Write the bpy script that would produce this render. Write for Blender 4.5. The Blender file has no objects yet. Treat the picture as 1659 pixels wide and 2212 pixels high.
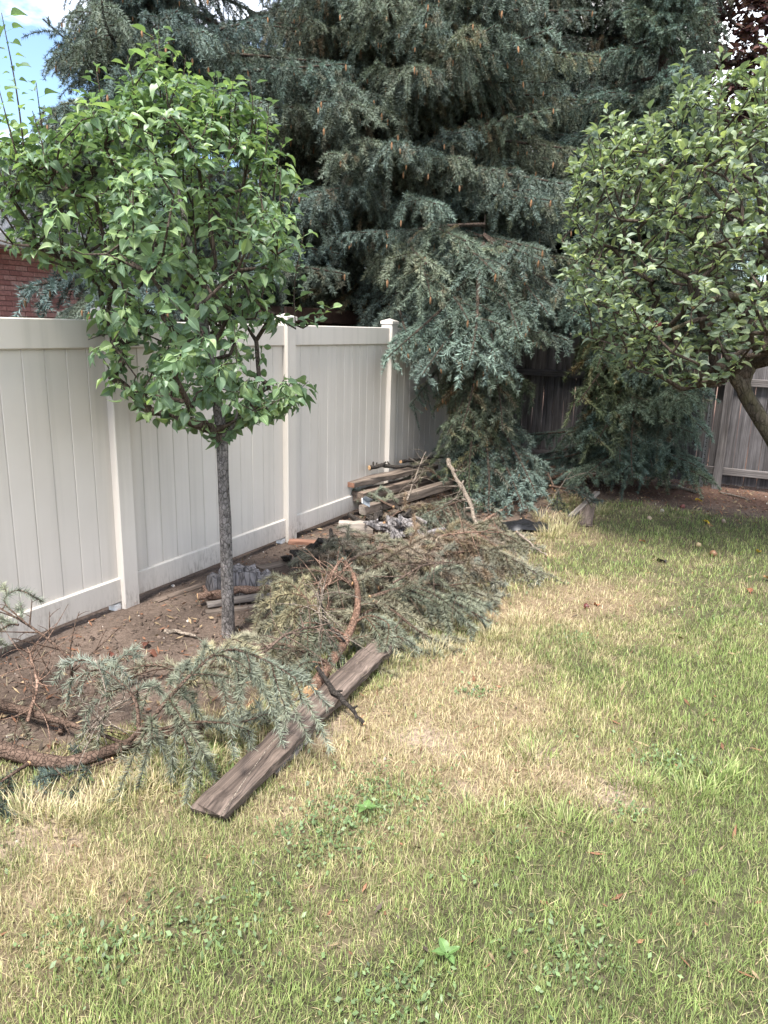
import bpy, math, random
import numpy as np
from mathutils import Vector, Matrix

# ------------------------------------------------------------------ camera, sky, sun, exposure
CAM_H, PITCH, ROLL, FPX = 1.82, math.radians(13.75), math.radians(1.4), 1620.0
PW, PH = 1659.0, 2212.0                      # size of the photograph the measurements were taken from
SC = bpy.context.scene
COL = SC.collection
_f = np.array([0, math.cos(PITCH), -math.sin(PITCH)])
_u0 = np.array([0, math.sin(PITCH), math.cos(PITCH)])
_r0 = np.array([1.0, 0, 0])
RT = _r0*math.cos(ROLL) + _u0*math.sin(ROLL)
UP = -_r0*math.sin(ROLL) + _u0*math.cos(ROLL)
CAMP = np.array([0, 0, CAM_H])
cd = bpy.data.cameras.new('camera'); cam = bpy.data.objects.new('camera', cd); COL.objects.link(cam)
cd.sensor_fit = 'VERTICAL'; cd.sensor_height = 24.0; cd.lens = 24.0*FPX/PH; cd.clip_end = 2000; cd.clip_start = 0.05
M3 = Matrix((RT, UP, -_f)).transposed()
cam.matrix_world = Matrix.Translation(CAMP) @ M3.to_4x4()
SC.camera = cam

SUN_EL, SUN_AZ = math.radians(64), math.radians(203)      # azimuth clockwise from +Y (view direction)
SUN_STR, SUN_ANG, SKY_STR, EXPO = 1.5, 12.0, 0.05, 2.7
w = bpy.data.worlds.new('World'); SC.world = w; w.use_nodes = True
nt = w.node_tree; nt.nodes.clear()
def wn(t): return nt.nodes.new(t)
out = wn('ShaderNodeOutputWorld'); bg = wn('ShaderNodeBackground'); bg.inputs['Strength'].default_value = SKY_STR
sky = wn('ShaderNodeTexSky'); sky.sky_type = 'NISHITA'; sky.sun_disc = False
sky.sun_elevation = SUN_EL; sky.sun_rotation = SUN_AZ; sky.air_density = 1.0; sky.dust_density = 0.3; sky.ozone_density = 2.5
tc = wn('ShaderNodeTexCoord'); mp = wn('ShaderNodeMapping'); mp.inputs['Scale'].default_value = (1, 1, 2.2)
mp.inputs['Location'].default_value = (4.1, 0.3, 1.9)
nz = wn('ShaderNodeTexNoise'); nz.inputs['Scale'].default_value = 2.6; nz.inputs['Detail'].default_value = 7; nz.inputs['Roughness'].default_value = 0.58
rmp = wn('ShaderNodeValToRGB'); rmp.color_ramp.elements[0].position = 0.45; rmp.color_ramp.elements[1].position = 0.60
mx = wn('ShaderNodeMix'); mx.data_type = 'RGBA'
nt.links.new(tc.outputs['Generated'], mp.inputs['Vector']); nt.links.new(mp.outputs[0], nz.inputs['Vector'])
nt.links.new(nz.outputs['Fac'], rmp.inputs['Fac']); nt.links.new(rmp.outputs['Color'], mx.inputs['Factor'])
nt.links.new(sky.outputs['Color'], mx.inputs['A']); mx.inputs['B'].default_value = (11, 10.9, 10.8, 1)
nt.links.new(mx.outputs['Result'], bg.inputs['Color']); nt.links.new(bg.outputs[0], out.inputs[0])
sl = bpy.data.lights.new('sun', 'SUN'); sl.energy = SUN_STR; sl.angle = math.radians(SUN_ANG); sl.color = (1.0, 0.955, 0.89)
so = bpy.data.objects.new('sun', sl); COL.objects.link(so)
sdir = Vector((math.cos(SUN_EL)*math.sin(SUN_AZ), math.cos(SUN_EL)*math.cos(SUN_AZ), math.sin(SUN_EL)))
so.rotation_euler = sdir.to_track_quat('Z', 'Y').to_euler(); so.location = (0, -5, 12)
SC.view_settings.view_transform = 'Standard'; SC.view_settings.look = 'None'
SC.view_settings.exposure = EXPO; SC.view_settings.gamma = 1.0; SC.view_settings.use_curve_mapping = False
SC.render.engine = 'CYCLES'
SC.cycles.max_bounces = 4; SC.cycles.diffuse_bounces = 2; SC.cycles.transmission_bounces = 2; SC.cycles.glossy_bounces = 1; SC.cycles.caustics_reflective = False; SC.cycles.caustics_refractive = False; SC.cycles.use_denoising = True

# ------------------------------------------------------------------ measuring helpers
rng = np.random.default_rng(7)
random.seed(7)
def ray(px, py): return _f + RT*(px-PW/2)/FPX - UP*(py-PH/2)/FPX
def G(px, py, z=0.0):
    d = ray(px, py); return CAMP + d*((z-CAM_H)/d[2])
def at(px, py, Y):
    d = ray(px, py); return CAMP + d*(Y/d[1])
def A(*v): return np.array(v, float)
def nrm(v): return v/(np.linalg.norm(v, axis=-1, keepdims=True)+1e-9)
FP = A(-1.69, 4.66, 0); FD = A(0.4647, 0.8855, 0); FN = A(0.8855, -0.4647, 0)    # cream fence: first post, run, side to the yard
FROT = math.atan2(FD[1], FD[0])
WL = 6.69                                     # run along the cream fence at which the board fence crosses
def fp(t, e, z=0.0): return FP + FD*t + FN*e + A(0, 0, z)

def _hash(i, j, s):
    h = np.sin(i*127.1 + j*311.7 + s*74.7)*43758.5453
    return h - np.floor(h)
def vnoise(x, y, s=0):
    xi, yi = np.floor(x), np.floor(y); xf, yf = x-xi, y-yi
    u, v = xf*xf*(3-2*xf), yf*yf*(3-2*yf)
    return ((_hash(xi, yi, s)*(1-u)+_hash(xi+1, yi, s)*u)*(1-v) + (_hash(xi, yi+1, s)*(1-u)+_hash(xi+1, yi+1, s)*u)*v)
def fbm(x, y, s=0, o=4):
    r = 0; a = .5; t = 0
    for k in range(o): r = r+a*vnoise(x*2**k, y*2**k, s+k); t += a; a *= .5
    return r/t
def sm(a, b, x):
    t = np.clip((x-a)/(b-a), 0, 1); return t*t*(3-2*t)

# ------------------------------------------------------------------ object helpers
class MB:
    """collects verts, faces, colours; build() links them as one mesh object"""
    def __init__(s): s.v = []; s.t = []; s.q = []; s.c = []; s.tm = []; s.qm = []; s.n = 0
    def add(s, V, T=None, Q=None, C=(1, 1, 1), m=0):
        V = np.asarray(V, float).reshape(-1, 3); k = len(V)
        C = np.asarray(C, float)
        if C.ndim == 1: C = np.tile(C, (k, 1))
        s.v.append(V); s.c.append(C)
        if T is not None and len(T): T = np.asarray(T, np.int64)+s.n; s.t.append(T); s.tm.append(np.full(len(T), m))
        if Q is not None and len(Q): Q = np.asarray(Q, np.int64)+s.n; s.q.append(Q); s.qm.append(np.full(len(Q), m))
        s.n += k
    def mesh(s, name, mats, smooth=True):
        V = np.concatenate(s.v); C = np.concatenate(s.c)
        T = np.concatenate(s.t) if s.t else np.zeros((0, 3), np.int64); Q = np.concatenate(s.q) if s.q else np.zeros((0, 4), np.int64)
        mi = np.concatenate((s.tm or [np.zeros(0)])+(s.qm or [np.zeros(0)])).astype(np.int32)
        me = bpy.data.meshes.new(name)
        me.vertices.add(len(V)); me.vertices.foreach_set('co', V.astype(np.float32).ravel())
        li = np.concatenate([T.ravel(), Q.ravel()]).astype(np.int32)
        me.loops.add(len(li)); me.loops.foreach_set('vertex_index', li)
        ls = np.concatenate([np.arange(len(T))*3, len(T)*3+np.arange(len(Q))*4]).astype(np.int32)
        me.polygons.add(len(ls)); me.polygons.foreach_set('loop_start', ls)
        me.polygons.foreach_set('material_index', mi)
        me.polygons.foreach_set('use_smooth', np.full(len(ls), bool(smooth)))
        a = me.attributes.new('Col', 'FLOAT_COLOR', 'POINT')
        a.data.foreach_set('color', np.concatenate([C, np.ones((len(C), 1))], 1).astype(np.float32).ravel())
        for m in (mats if isinstance(mats, (list, tuple)) else [mats]): me.materials.append(m)
        me.update(calc_edges=True)
        return me
    def build(s, name, mats, parent=None, smooth=True, **kw):
        return link(name, s.mesh(name, mats, smooth), parent, **kw)
def link(name, data, parent=None, **kw):
    o = bpy.data.objects.new(name, data); COL.objects.link(o)
    if parent is not None: o.parent = parent
    for k, v in kw.items(): o[k] = v
    return o
def thing(name, label, cat, loc=(0, 0, 0), rotz=0.0, group=None):
    o = bpy.data.objects.new(name, None); COL.objects.link(o); o.empty_display_size = .1
    o.location = loc; o.rotation_euler = (0, 0, rotz); o['label'] = label; o['category'] = cat
    if group: o['group'] = group
    return o
def tag(o, label, cat, group=None):
    o['label'] = label; o['category'] = cat
    if group: o['group'] = group
    return o
def frames(P):
    P = np.asarray(P, float); T = nrm(np.gradient(P, axis=0))
    N = np.zeros_like(P); a = A(0, 0, 1) if abs(T[0][2]) < .9 else A(1, 0, 0)
    n = nrm(np.cross(T[0], a)); N[0] = n
    for i in range(1, len(P)):
        n = n - T[i]*np.dot(n, T[i]); n = n/(np.linalg.norm(n)+1e-9); N[i] = n
    return T, N, np.cross(T, N)
def tube(mb, P, R, k=6, col=(1, 1, 1), m=0, cap=True, rough=0.0, capcol=None, capm=None):
    P = np.asarray(P, float); n = len(P); R = np.broadcast_to(np.asarray(R, float), (n,))
    T, N, B = frames(P); a = np.arange(k)/k*2*math.pi
    rr = R[:, None]*(1+rough*(rng.random((n, k))-.5)*2) if rough else np.repeat(R[:, None], k, 1)
    V = P[:, None]+rr[..., None]*(np.cos(a)[None, :, None]*N[:, None]+np.sin(a)[None, :, None]*B[:, None])
    i = np.arange(n-1)[:, None]*k; j = np.arange(k)[None]; j2 = (j+1) % k
    Q = np.stack([i+j, i+j2, i+k+j2, i+k+j], -1).reshape(-1, 4)
    mb.add(V.reshape(-1, 3), Q=Q, C=col, m=m)
    if cap and k > 3:
        for e, fl in ((0, True), (n-1, False)):
            ring = V[e]; c = P[e]+(T[e] if not fl else -T[e])*R[e]*.05
            tri = [[(x+1) % k, x, k] if fl else [x, (x+1) % k, k] for x in range(k)]
            mb.add(np.vstack([ring, c]), T=tri, C=capcol if capcol is not None else col, m=m if capm is None else capm)
def curve(pts, n=14):
    """Catmull-Rom through the points"""
    P = np.asarray(pts, float); P = np.vstack([2*P[0]-P[1], P, 2*P[-1]-P[-2]]); s = len(P)-3; o = []
    for u in np.linspace(0, s-1e-6, n):
        i = int(u); f = u-i; a, b, c, d = P[i:i+4]
        o.append(.5*((2*b)+(c-a)*f+(2*a-5*b+4*c-d)*f*f+(3*b-a-3*c+d)*f**3))
    return np.array(o)
def box(mb, lo, hi, col=(1, 1, 1), m=0, bev=0.004, jit=0.0):
    """box with chamfered edges along its long axis ends and sides"""
    lo, hi = np.asarray(lo, float), np.asarray(hi, float); b = min(bev, *(hi-lo)/3.01)
    V = []; idx = {}
    for sx in (0, 1):
        for sy in (0, 1):
            for sz in (0, 1):
                c = np.where([sx, sy, sz], hi, lo); d = np.where([sx, sy, sz], -1, 1)*b
                for ax in range(3):                       # vertex lying on the face normal to ax
                    p = c+d; p[ax] = c[ax]; idx[(sx, sy, sz, ax)] = len(V); V.append(p+(rng.random(3)-.5)*jit)
    Q = []; T = []
    def g(s, ax): return idx[(s[0], s[1], s[2], ax)]
    for ax in range(3):
        o1, o2 = (ax+1) % 3, (ax+2) % 3
        for sd in (0, 1):
            cs = []
            for a_, b_ in ((0, 0), (1, 0), (1, 1), (0, 1)):
                s = [0, 0, 0]; s[ax] = sd; s[o1] = a_; s[o2] = b_; cs.append(g(s, ax))
            Q.append(cs if sd else cs[::-1])
        for a_ in (0, 1):
            for b_ in (0, 1):                             # edge along ax between faces o1 and o2
                s0 = [0, 0, 0]; s0[o1] = a_; s0[o2] = b_; s1 = list(s0); s1[ax] = 1
                q = [g(s0, o1), g(s0, o2), g(s1, o2), g(s1, o1)]
                Q.append(q if (a_ == b_) else q[::-1])
    for s in [(x, y, z) for x in (0, 1) for y in (0, 1) for z in (0, 1)]:
        t = [g(s, 0), g(s, 1), g(s, 2)]; T.append(t if sum(s) % 2 else t[::-1])
    mb.add(V, T=T, Q=Q, C=col, m=m)

# ------------------------------------------------------------------ materials
def base(name, rough=.8, spec=.3):
    m = bpy.data.materials.new(name); m.use_nodes = True; nt = m.node_tree
    b = nt.nodes['Principled BSDF']; b.inputs['Roughness'].default_value = rough; b.inputs['Specular IOR Level'].default_value = spec
    return m, nt, b
class NB:
    def __init__(s, nt): s.nt = nt
    def n(s, t, **kw):
        x = s.nt.nodes.new(t)
        for k, v in kw.items():
            if hasattr(x, k) and k not in x.inputs: setattr(x, k, v)
            else: x.inputs[k].default_value = v
        return x
    def l(s, a, b): s.nt.links.new(a, b)
    def noise(s, vec, scale, detail=5, rough=.55, dist=0.0):
        x = s.n('ShaderNodeTexNoise'); x.inputs['Scale'].default_value = scale; x.inputs['Detail'].default_value = detail
        x.inputs['Roughness'].default_value = rough; x.inputs['Distortion'].default_value = dist
        if vec is not None: s.l(vec, x.inputs['Vector'])
        return x.outputs['Fac']
    def ramp(s, fac, stops):
        x = s.n('ShaderNodeValToRGB'); e = x.color_ramp.elements
        while len(e) < len(stops): e.new(.5)
        for i, (p, c) in enumerate(stops): e[i].position = p; e[i].color = (*c, 1) if len(c) == 3 else c
        s.l(fac, x.inputs['Fac']); return x.outputs['Color']
    def mix(s, f, a, b, mode='MIX'):
        x = s.n('ShaderNodeMix'); x.data_type = 'RGBA'; x.blend_type = mode; x.clamp_factor = True
        for v, i in ((f, 'Factor'), (a, 'A'), (b, 'B')):
            if isinstance(v, (int, float)): x.inputs[i].default_value = v
            elif isinstance(v, tuple): x.inputs[i].default_value = (*v, 1)
            else: s.l(v, x.inputs[i])
        return x.outputs['Result']
    def coords(s, scale=(1, 1, 1), kind='Object', loc=None):
        t = s.n('ShaderNodeTexCoord'); mp = s.n('ShaderNodeMapping'); mp.inputs['Scale'].default_value = scale
        s.l(t.outputs[kind], mp.inputs['Vector'])
        if loc is not None: s.l(loc, mp.inputs['Location'])
        return mp.outputs[0]
    def bump(s, h, strength, dist, b):
        x = s.n('ShaderNodeBump'); x.inputs['Strength'].default_value = strength; x.inputs['Distance'].default_value = dist
        s.l(h, x.inputs['Height']); s.l(x.outputs[0], b.inputs['Normal'])
def vcol_mat(name, rough=.6, spec=.3, trans=0.0, var=.35, vscale=60, objcol=True, tcol=1.4):
    m, nt, b = base(name, rough, spec); k = NB(nt)
    a = k.n('ShaderNodeAttribute'); a.attribute_name = 'Col'; c = a.outputs['Color']
    g = k.n('ShaderNodeNewGeometry')
    nz = k.noise(g.outputs['Position'], vscale, 2)
    c = k.mix(1.0, c, k.ramp(nz, [(.25, (1-var,)*3), (.75, (1+var,)*3)]), 'MULTIPLY')
    if objcol:
        oi = k.n('ShaderNodeObjectInfo'); c = k.mix(1.0, c, oi.outputs['Color'], 'MULTIPLY')
    k.l(c, b.inputs['Base Color'])
    if trans:
        t = k.n('ShaderNodeBsdfTranslucent'); mxs = k.n('ShaderNodeMixShader'); mxs.inputs[0].default_value = trans
        tc_ = k.mix(1.0, c, (tcol*1.05, tcol*1.1, tcol*.6), 'MULTIPLY'); k.l(tc_, t.inputs['Color'])
        k.l(b.outputs[0], mxs.inputs[1]); k.l(t.outputs[0], mxs.inputs[2]); k.l(mxs.outputs[0], nt.nodes['Material Output'].inputs[0])
    return m
def wood_mat(name, dark, light, stretch=(1.2, 22, 22), rough=.85, bump=.6, tint=None):
    """weathered sawn wood, grain along local X"""
    m, nt, b = base(name, rough, .25); k = NB(nt)
    oi = k.n('ShaderNodeObjectInfo'); cm = k.n('ShaderNodeCombineXYZ')
    mu = k.n('ShaderNodeMath', operation='MULTIPLY'); mu.inputs[1].default_value = 37.0; k.l(oi.outputs['Random'], mu.inputs[0])
    for i in range(3): k.l(mu.outputs[0], cm.inputs[i])
    v = k.coords(stretch, loc=cm.outputs[0]); v2 = k.coords((stretch[0]*2, stretch[1]*5, stretch[2]*5), loc=cm.outputs[0]); v3 = k.coords((2.5, 5, 5), loc=cm.outputs[0])
    n1 = k.noise(v, 1, 6, .65, .6); n2 = k.noise(v2, 1, 4, .6); n3 = k.noise(v3, 1, 4)
    c = k.ramp(n1, [(.3, dark), (.52, tuple((np.array(dark)+np.array(light))/2)), (.72, light)])
    c = k.mix(.75, c, k.ramp(n2, [(.3, (.45, .45, .45)), (.6, (1.15, 1.12, 1.1))]), 'MULTIPLY')
    c = k.mix(.6, c, k.ramp(n3, [(.35, (.6, .57, .55)), (.65, (1.2, 1.2, 1.2))]), 'MULTIPLY')
    rv = k.ramp(oi.outputs['Random'], [(0, (.8, .8, .82)), (1, (1.15, 1.12, 1.08))]); c = k.mix(1.0, c, rv, 'MULTIPLY')
    if tint: c = k.mix(k.noise(v3, 2.2, 3), c, tint)
    k.l(c, b.inputs['Base Color']); k.bump(k.mix(.5, k.ramp(n1, [(.3, (0,)*3), (.7, (1,)*3)]), k.ramp(n2, [(.3, (0,)*3), (.7, (1,)*3)])), bump, .006, b)
    return m
def bark_mat(name, dark, light, scale=(1, 1, .35), sz=45, bump=.9, patch=None):
    m, nt, b = base(name, .9, .2); k = NB(nt)
    v = k.coords(scale); n1 = k.noise(v, sz, 6, .65, .8); n2 = k.noise(v, sz*.22, 4)
    vo = k.n('ShaderNodeTexVoronoi'); vo.feature = 'DISTANCE_TO_EDGE'; vo.inputs['Scale'].default_value = sz*.9
    k.l(v, vo.inputs['Vector'])
    cr = k.ramp(vo.outputs['Distance'], [(.0, (.25, .25, .25)), (.09, (1, 1, 1))])
    c = k.ramp(n1, [(.3, dark), (.7, light)]); c = k.mix(.85, c, cr, 'MULTIPLY')
    c = k.mix(.7, c, k.ramp(n2, [(.35, (.55, .52, .5)), (.65, (1.25, 1.2, 1.18))]), 'MULTIPLY')
    if patch: c = k.mix(k.ramp(k.noise(v, sz*.12, 3), [(.5, (0,)*3), (.62, (.8,)*3)]), c, patch)
    at_ = k.n('ShaderNodeAttribute'); at_.attribute_name = 'Col'; c = k.mix(1.0, c, at_.outputs['Color'], 'MULTIPLY')
    k.l(c, b.inputs['Base Color']); k.bump(k.mix(.5, cr, k.ramp(n1, [(.3, (0,)*3), (.7, (1,)*3)])), bump, .012, b)
    return m
MT = {}
MT['needle'] = vcol_mat('needle', .55, .35, .06, .3, 25)
MT['deadneedle'] = vcol_mat('dry_needle', .7, .2, .1, .3, 25)
MT['leaf'] = vcol_mat('leaf', .42, .4, .28, .22, 18, tcol=1.7)
MT['grass'] = vcol_mat('grass_blade', .6, .25, .22, .25, 9, tcol=1.3)
MT['litter'] = vcol_mat('litter', .85, .2, .1, .3, 40)
MT['twig'] = bark_mat('twig_bark', (.055, .044, .036), (.15, .12, .098), sz=60)
MT['limb'] = bark_mat('spruce_limb_bark', (.10, .068, .052), (.26, .195, .155), (1, 1, 1), 55, .9)
MT['cutlimb'] = bark_mat('reddish_limb_bark', (.17, .10, .07), (.42, .29, .22), (1, 1, 1), 60, .9)
MT['trunk_spruce'] = bark_mat('spruce_trunk_bark', (.05, .04, .035), (.15, .12, .10), (1, 1, .45), 22, 1.0)
MT['trunk_pear'] = bark_mat('pear_trunk_bark', (.08, .074, .07), (.36, .335, .32), (1, 1, .6), 58, 1.0)
MT['trunk_apple'] = bark_mat('apple_trunk_bark', (.04, .033, .027), (.155, .128, .104), (1, 1, .5), 24, 1.0, patch=(.12, .105, .06))
MT['darkstick'] = bark_mat('dark_stick_bark', (.025, .022, .02), (.09, .078, .068), (1, 1, 1), 50, .9)
MT['greystick'] = bark_mat('grey_stick_bark', (.15, .125, .10), (.40, .34, .28), (1, 1, 1), 50, .8)
MT['rot'] = bark_mat('rotten_wood', (.09, .085, .085), (.38, .36, .36), (1, 1, .2), 30, 1.0)
MT['plank'] = wood_mat('dark_weathered_plank', (.055, .042, .035), (.31, .245, .20), (1.0, 30, 30))
MT['timber'] = wood_mat('grey_timber', (.075, .06, .05), (.27, .225, .19), (1.2, 20, 20))
MT['paletimber'] = wood_mat('pale_grey_timber', (.16, .14, .125), (.44, .40, .36), (1.2, 20, 20))
MT['redtimber'] = wood_mat('reddish_board', (.18, .09, .06), (.42, .24, .17), (1.2, 20, 20))
MT['fence'] = wood_mat('weathered_fence_board', (.06, .055, .056), (.20, .19, .193), (1.0, 24, 24))
MT['cutend'], _nt, _b = base('sawn_wood_end', .8, .2); _k = NB(_nt)
_k.l(_k.ramp(_k.noise(_k.coords(), 70, 4), [(.3, (.36, .19, .09)), (.7, (.62, .42, .24))]), _b.inputs['Base Color'])

def mat_vinyl():
    m, nt, b = base('cream_vinyl', .5, .4); k = NB(nt)
    g = k.n('ShaderNodeNewGeometry'); sp = k.n('ShaderNodeSeparateXYZ'); k.l(g.outputs['Position'], sp.inputs[0])
    v = k.n('ShaderNodeMapping'); v.inputs['Scale'].default_value = (1, 1, .25); k.l(g.outputs['Position'], v.inputs['Vector'])
    c = k.mix(.5, (.63, .578, .522), k.ramp(k.noise(g.outputs['Position'], 3, 4), [(.3, (.93, .92, .91)), (.7, (1.03, 1.03, 1.03))]), 'MULTIPLY')
    # mud splashes thrown up from the soil
    sp1 = k.ramp(k.noise(v.outputs[0], 55, 4, .7), [(.48, (0,)*3), (.60, (1,)*3)])
    hgt = k.ramp(sp.outputs['Z'], [(.03, (1,)*3), (.26, (0,)*3)])
    f = k.mix(1.0, sp1, hgt, 'MULTIPLY'); f = k.mix(1.0, f, k.ramp(k.noise(g.outputs['Position'], 2.2, 3), [(.4, (.15,)*3), (.62, (.8,)*3)]), 'MULTIPLY')
    c = k.mix(f, c, (.22, .17, .13))
    oi = k.n('ShaderNodeObjectInfo'); c = k.mix(1.0, c, k.ramp(oi.outputs['Random'], [(0, (.955, .955, .95)), (1, (1.03, 1.03, 1.03))]), 'MULTIPLY')
    v2 = k.n('ShaderNodeMapping'); v2.inputs['Scale'].default_value = (14, 14, .5); k.l(g.outputs['Position'], v2.inputs['Vector'])
    c = k.mix(k.ramp(k.noise(v2.outputs[0], 1, 4), [(.5, (0,)*3), (.75, (.35,)*3)]), c, (.40, .37, .32))
    k.l(c, b.inputs['Base Color'])
    k.bump(k.noise(g.outputs['Position'], 260, 2), .12, .002, b)
    return m
MT['vinyl'] = mat_vinyl()
def mat_brick():
    m, nt, b = base('red_brick', .9, .2); k = NB(nt); oi = k.n('ShaderNodeObjectInfo')
    g = k.n('ShaderNodeNewGeometry')
    c = k.ramp(oi.outputs['Random'], [(0, (.38, .18, .16)), (.5, (.49, .25, .22)), (1, (.60, .36, .32))])
    c = k.mix(.7, c, k.ramp(k.noise(g.outputs['Position'], 35, 4, .7), [(.3, (.6, .6, .6)), (.7, (1.3, 1.3, 1.3))]), 'MULTIPLY')
    k.l(c, b.inputs['Base Color']); k.bump(k.noise(g.outputs['Position'], 90, 4), .4, .004, b); return m
MT['brick'] = mat_brick()
def plain(name, col, rough=.7, spec=.3, sc=20, var=.2, bump=0):
    m, nt, b = base(name, rough, spec); k = NB(nt); v = k.coords(); n = k.noise(v, sc, 4)
    k.l(k.mix(1.0, col, k.ramp(n, [(.3, (1-var,)*3), (.7, (1+var,)*3)]), 'MULTIPLY'), b.inputs['Base Color'])
    if bump: k.bump(n, bump, .01, b)
    return m
MT['mortar'] = plain('mortar', (.26, .18, .165), .95, .1, 60)
MT['white'] = plain('white_trim', (.72, .71, .69), .6)
MT['siding'] = plain('pale_siding', (.60, .61, .64), .6)
MT['roof'] = plain('roof_shingle', (.10, .09, .085), .9, .1, 30, .4)
MT['brownshed'] = plain('dark_brown_stain', (.055, .032, .024), .7, .2, 25, .3)
MT['steel'] = plain('galvanised_steel', (.20, .20, .20), .55, .5, 40, .35); MT['steel'].node_tree.nodes['Principled BSDF'].inputs['Metallic'].default_value = .6
MT['bright_steel'] = plain('bright_bracket_steel', (.6, .63, .66), .35, .5); MT['bright_steel'].node_tree.nodes['Principled BSDF'].inputs['Metallic'].default_value = .8
MT['blackplastic'] = plain('black_plastic', (.012, .012, .014), .35, .5, 30, .3)
MT['concrete'] = plain('pale_concrete', (.45, .43, .40), .9, .2, 40, .2)
MT['apple'] = vcol_mat('apple_skin', .4, .4, 0, .3, 60)

# ------------------------------------------------------------------ boards
def board_mesh(name, L, wd, th, mat, seg=8, jit=.002, bev=.004, endjit=.0, twist=0.0, endmat=None):
    """sawn board: grain along +X from 0 to L, width along Y, thickness along Z (bottom at 0)"""
    h, t, b = wd/2, th, bev
    cs = np.array([[-h+b, 0], [h-b, 0], [h, b], [h, t-b], [h-b, t], [-h+b, t], [-h, t-b], [-h, b]])
    mb = MB(); xs = np.linspace(0, L, seg+1); V = []
    wob = (rng.random((seg+1, 2))-.5)*jit*1.5
    for i, x in enumerate(xs):
        c = cs+(rng.random(cs.shape)-.5)*jit+wob[i]; a = twist*(x/L-.5); ca, sa = math.cos(a), math.sin(a)
        c = np.stack([c[:, 0]*ca-(c[:, 1]-t/2)*sa, c[:, 0]*sa+(c[:, 1]-t/2)*ca+t/2], 1)
        xx = np.full(8, x)
        if i in (0, seg) and endjit: xx = xx+(rng.random(8)-.5)*endjit
        V.append(np.column_stack([xx, c]))
    V = np.array(V); n = seg+1
    i = np.arange(n-1)[:, None]*8; j = np.arange(8)[None]; j2 = (j+1) % 8
    mb.add(V.reshape(-1, 3), Q=np.stack([i+j, i+j2, i+8+j2, i+8+j], -1).reshape(-1, 4)[:, ::-1])
    for e, fl in ((0, False), (n-1, True)):
        ctr = V[e].mean(0)
        mb.add(np.vstack([V[e], ctr]), T=[[(x+1) % 8, x, 8] if fl else [x, (x+1) % 8, 8] for x in range(8)], m=1 if endmat else 0)
    return mb.mesh(name, [mat]+([endmat] if endmat else []), smooth=False)
def basis(p0, xdir, up=(0, 0, 1)):
    X = nrm(np.asarray(xdir, float)); Z = np.asarray(up, float); Z = nrm(Z-X*np.dot(Z, X)); Y = np.cross(Z, X)
    m = Matrix.Identity(4)
    for r in range(3): m[r][0], m[r][1], m[r][2], m[r][3] = X[r], Y[r], Z[r], p0[r]
    return m
def board(name, p0, p1, wd, th, mat, up=(0, 0, 1), parent=None, **kw):
    p0, p1 = np.asarray(p0, float), np.asarray(p1, float)
    me = board_mesh(name, float(np.linalg.norm(p1-p0)), wd, th, mat, **kw)
    o = link(name, me, parent); o.matrix_basis = basis(p0, p1-p0, up)
    return o

# ------------------------------------------------------------------ ground
BL = [  # px, py in the photograph, radius (m), dryness +/- green
 (900, 1590, .42, 1.0), (1010, 1490, .36, .8), (1160, 1330, .42, .85), (1300, 1290, .35, .7), (1340, 1720, .33, .75), (760, 1640, .35, .8),
 (640, 1740, .25, .4), (1090, 1680, .3, .5), (200, 1800, .4, .3), (60, 1900, .4, .3), (480, 1950, .4, .1), (900, 1800, .2, .5), (1300, 1210, .8, .05),
 (1000, 1420, .3, .9), (1560, 1090, .5, .8), (860, 1960, .25, .3), (1180, 1500, .5, .0),
 (1620, 1160, .45, -1.3), (1640, 1750, .45, -.9), (1560, 1560, .5, -.4), (1450, 1900, .5, -.55), (1250, 2080, .4, -.6), (950, 2060, .3, -.55),
 (820, 1725, .3, -.6), (1580, 2120, .35, -.6), (330, 2090, .35, -.25), (760, 2170, .3, -.35), (1240, 1370, .25, -.4), (1640, 1440, .6, -.35), (1180, 1850, .35, -.35)]
BLW = [(G(a, b), r, s) for a, b, r, s in BL]
BARE = [(G(1340, 1715), .17), (G(1180, 1640), .1), (G(900, 1600), .2), (G(1000, 1700), .08), (G(1440, 1085), .45), (G(60, 1800), .25), (G(700, 1560), .16)]
def zone(x, y):
    e = (x-FP[0])*FN[0]+(y-FP[1])*FN[1]; t = (x-FP[0])*FD[0]+(y-FP[1])*FD[1]
    nz = fbm(x*2.1, y*2.1, 3)-.5; nf = fbm(x*9, y*9, 11)-.5
    edge = 1.22+.12*np.clip(t+1.5, -1, 2)+.25*sm(1.2, 3.2, t)+.9*nz+.35*nf
    soil = 1-sm(-.22, .22, e-edge)
    far = sm(4.75, 5.25, t+1.1*nz+.4*nf+.06*np.clip(e-4, 0, 4)*-1)
    soil = np.maximum(soil, far)*(e > -30)
    dry = .36+.8*nz+.8*nf
    for c, r, s in BLW: dry = dry+s*.75*np.exp(-((x-c[0])**2+(y-c[1])**2)/(2*(r*.75)**2))
    dry = dry+.42*(1-sm(.0, .55, e-edge))
    dry = dry-.16*sm(.6, 2.6, x)-.10*sm(3.4, 1.9, y)
    bare = 0*x
    for c, r in BARE: bare = np.maximum(bare, np.exp(-((x-c[0])**2+(y-c[1])**2)/(2*(r*.7)**2)))
    bare = np.clip(bare*1.1+1.8*nf-.35, 0, 1)
    return np.clip(soil, 0, 1), np.clip(dry, 0, 1), bare, e, t
def gz(x, y):
    s, d, b, e, t = zone(x, y)
    return (fbm(x*1.3, y*1.3, 21)-.5)*.05 + (fbm(x*14, y*14, 31)-.5)*.022*np.clip(s+.3, 0, 1)
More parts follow.
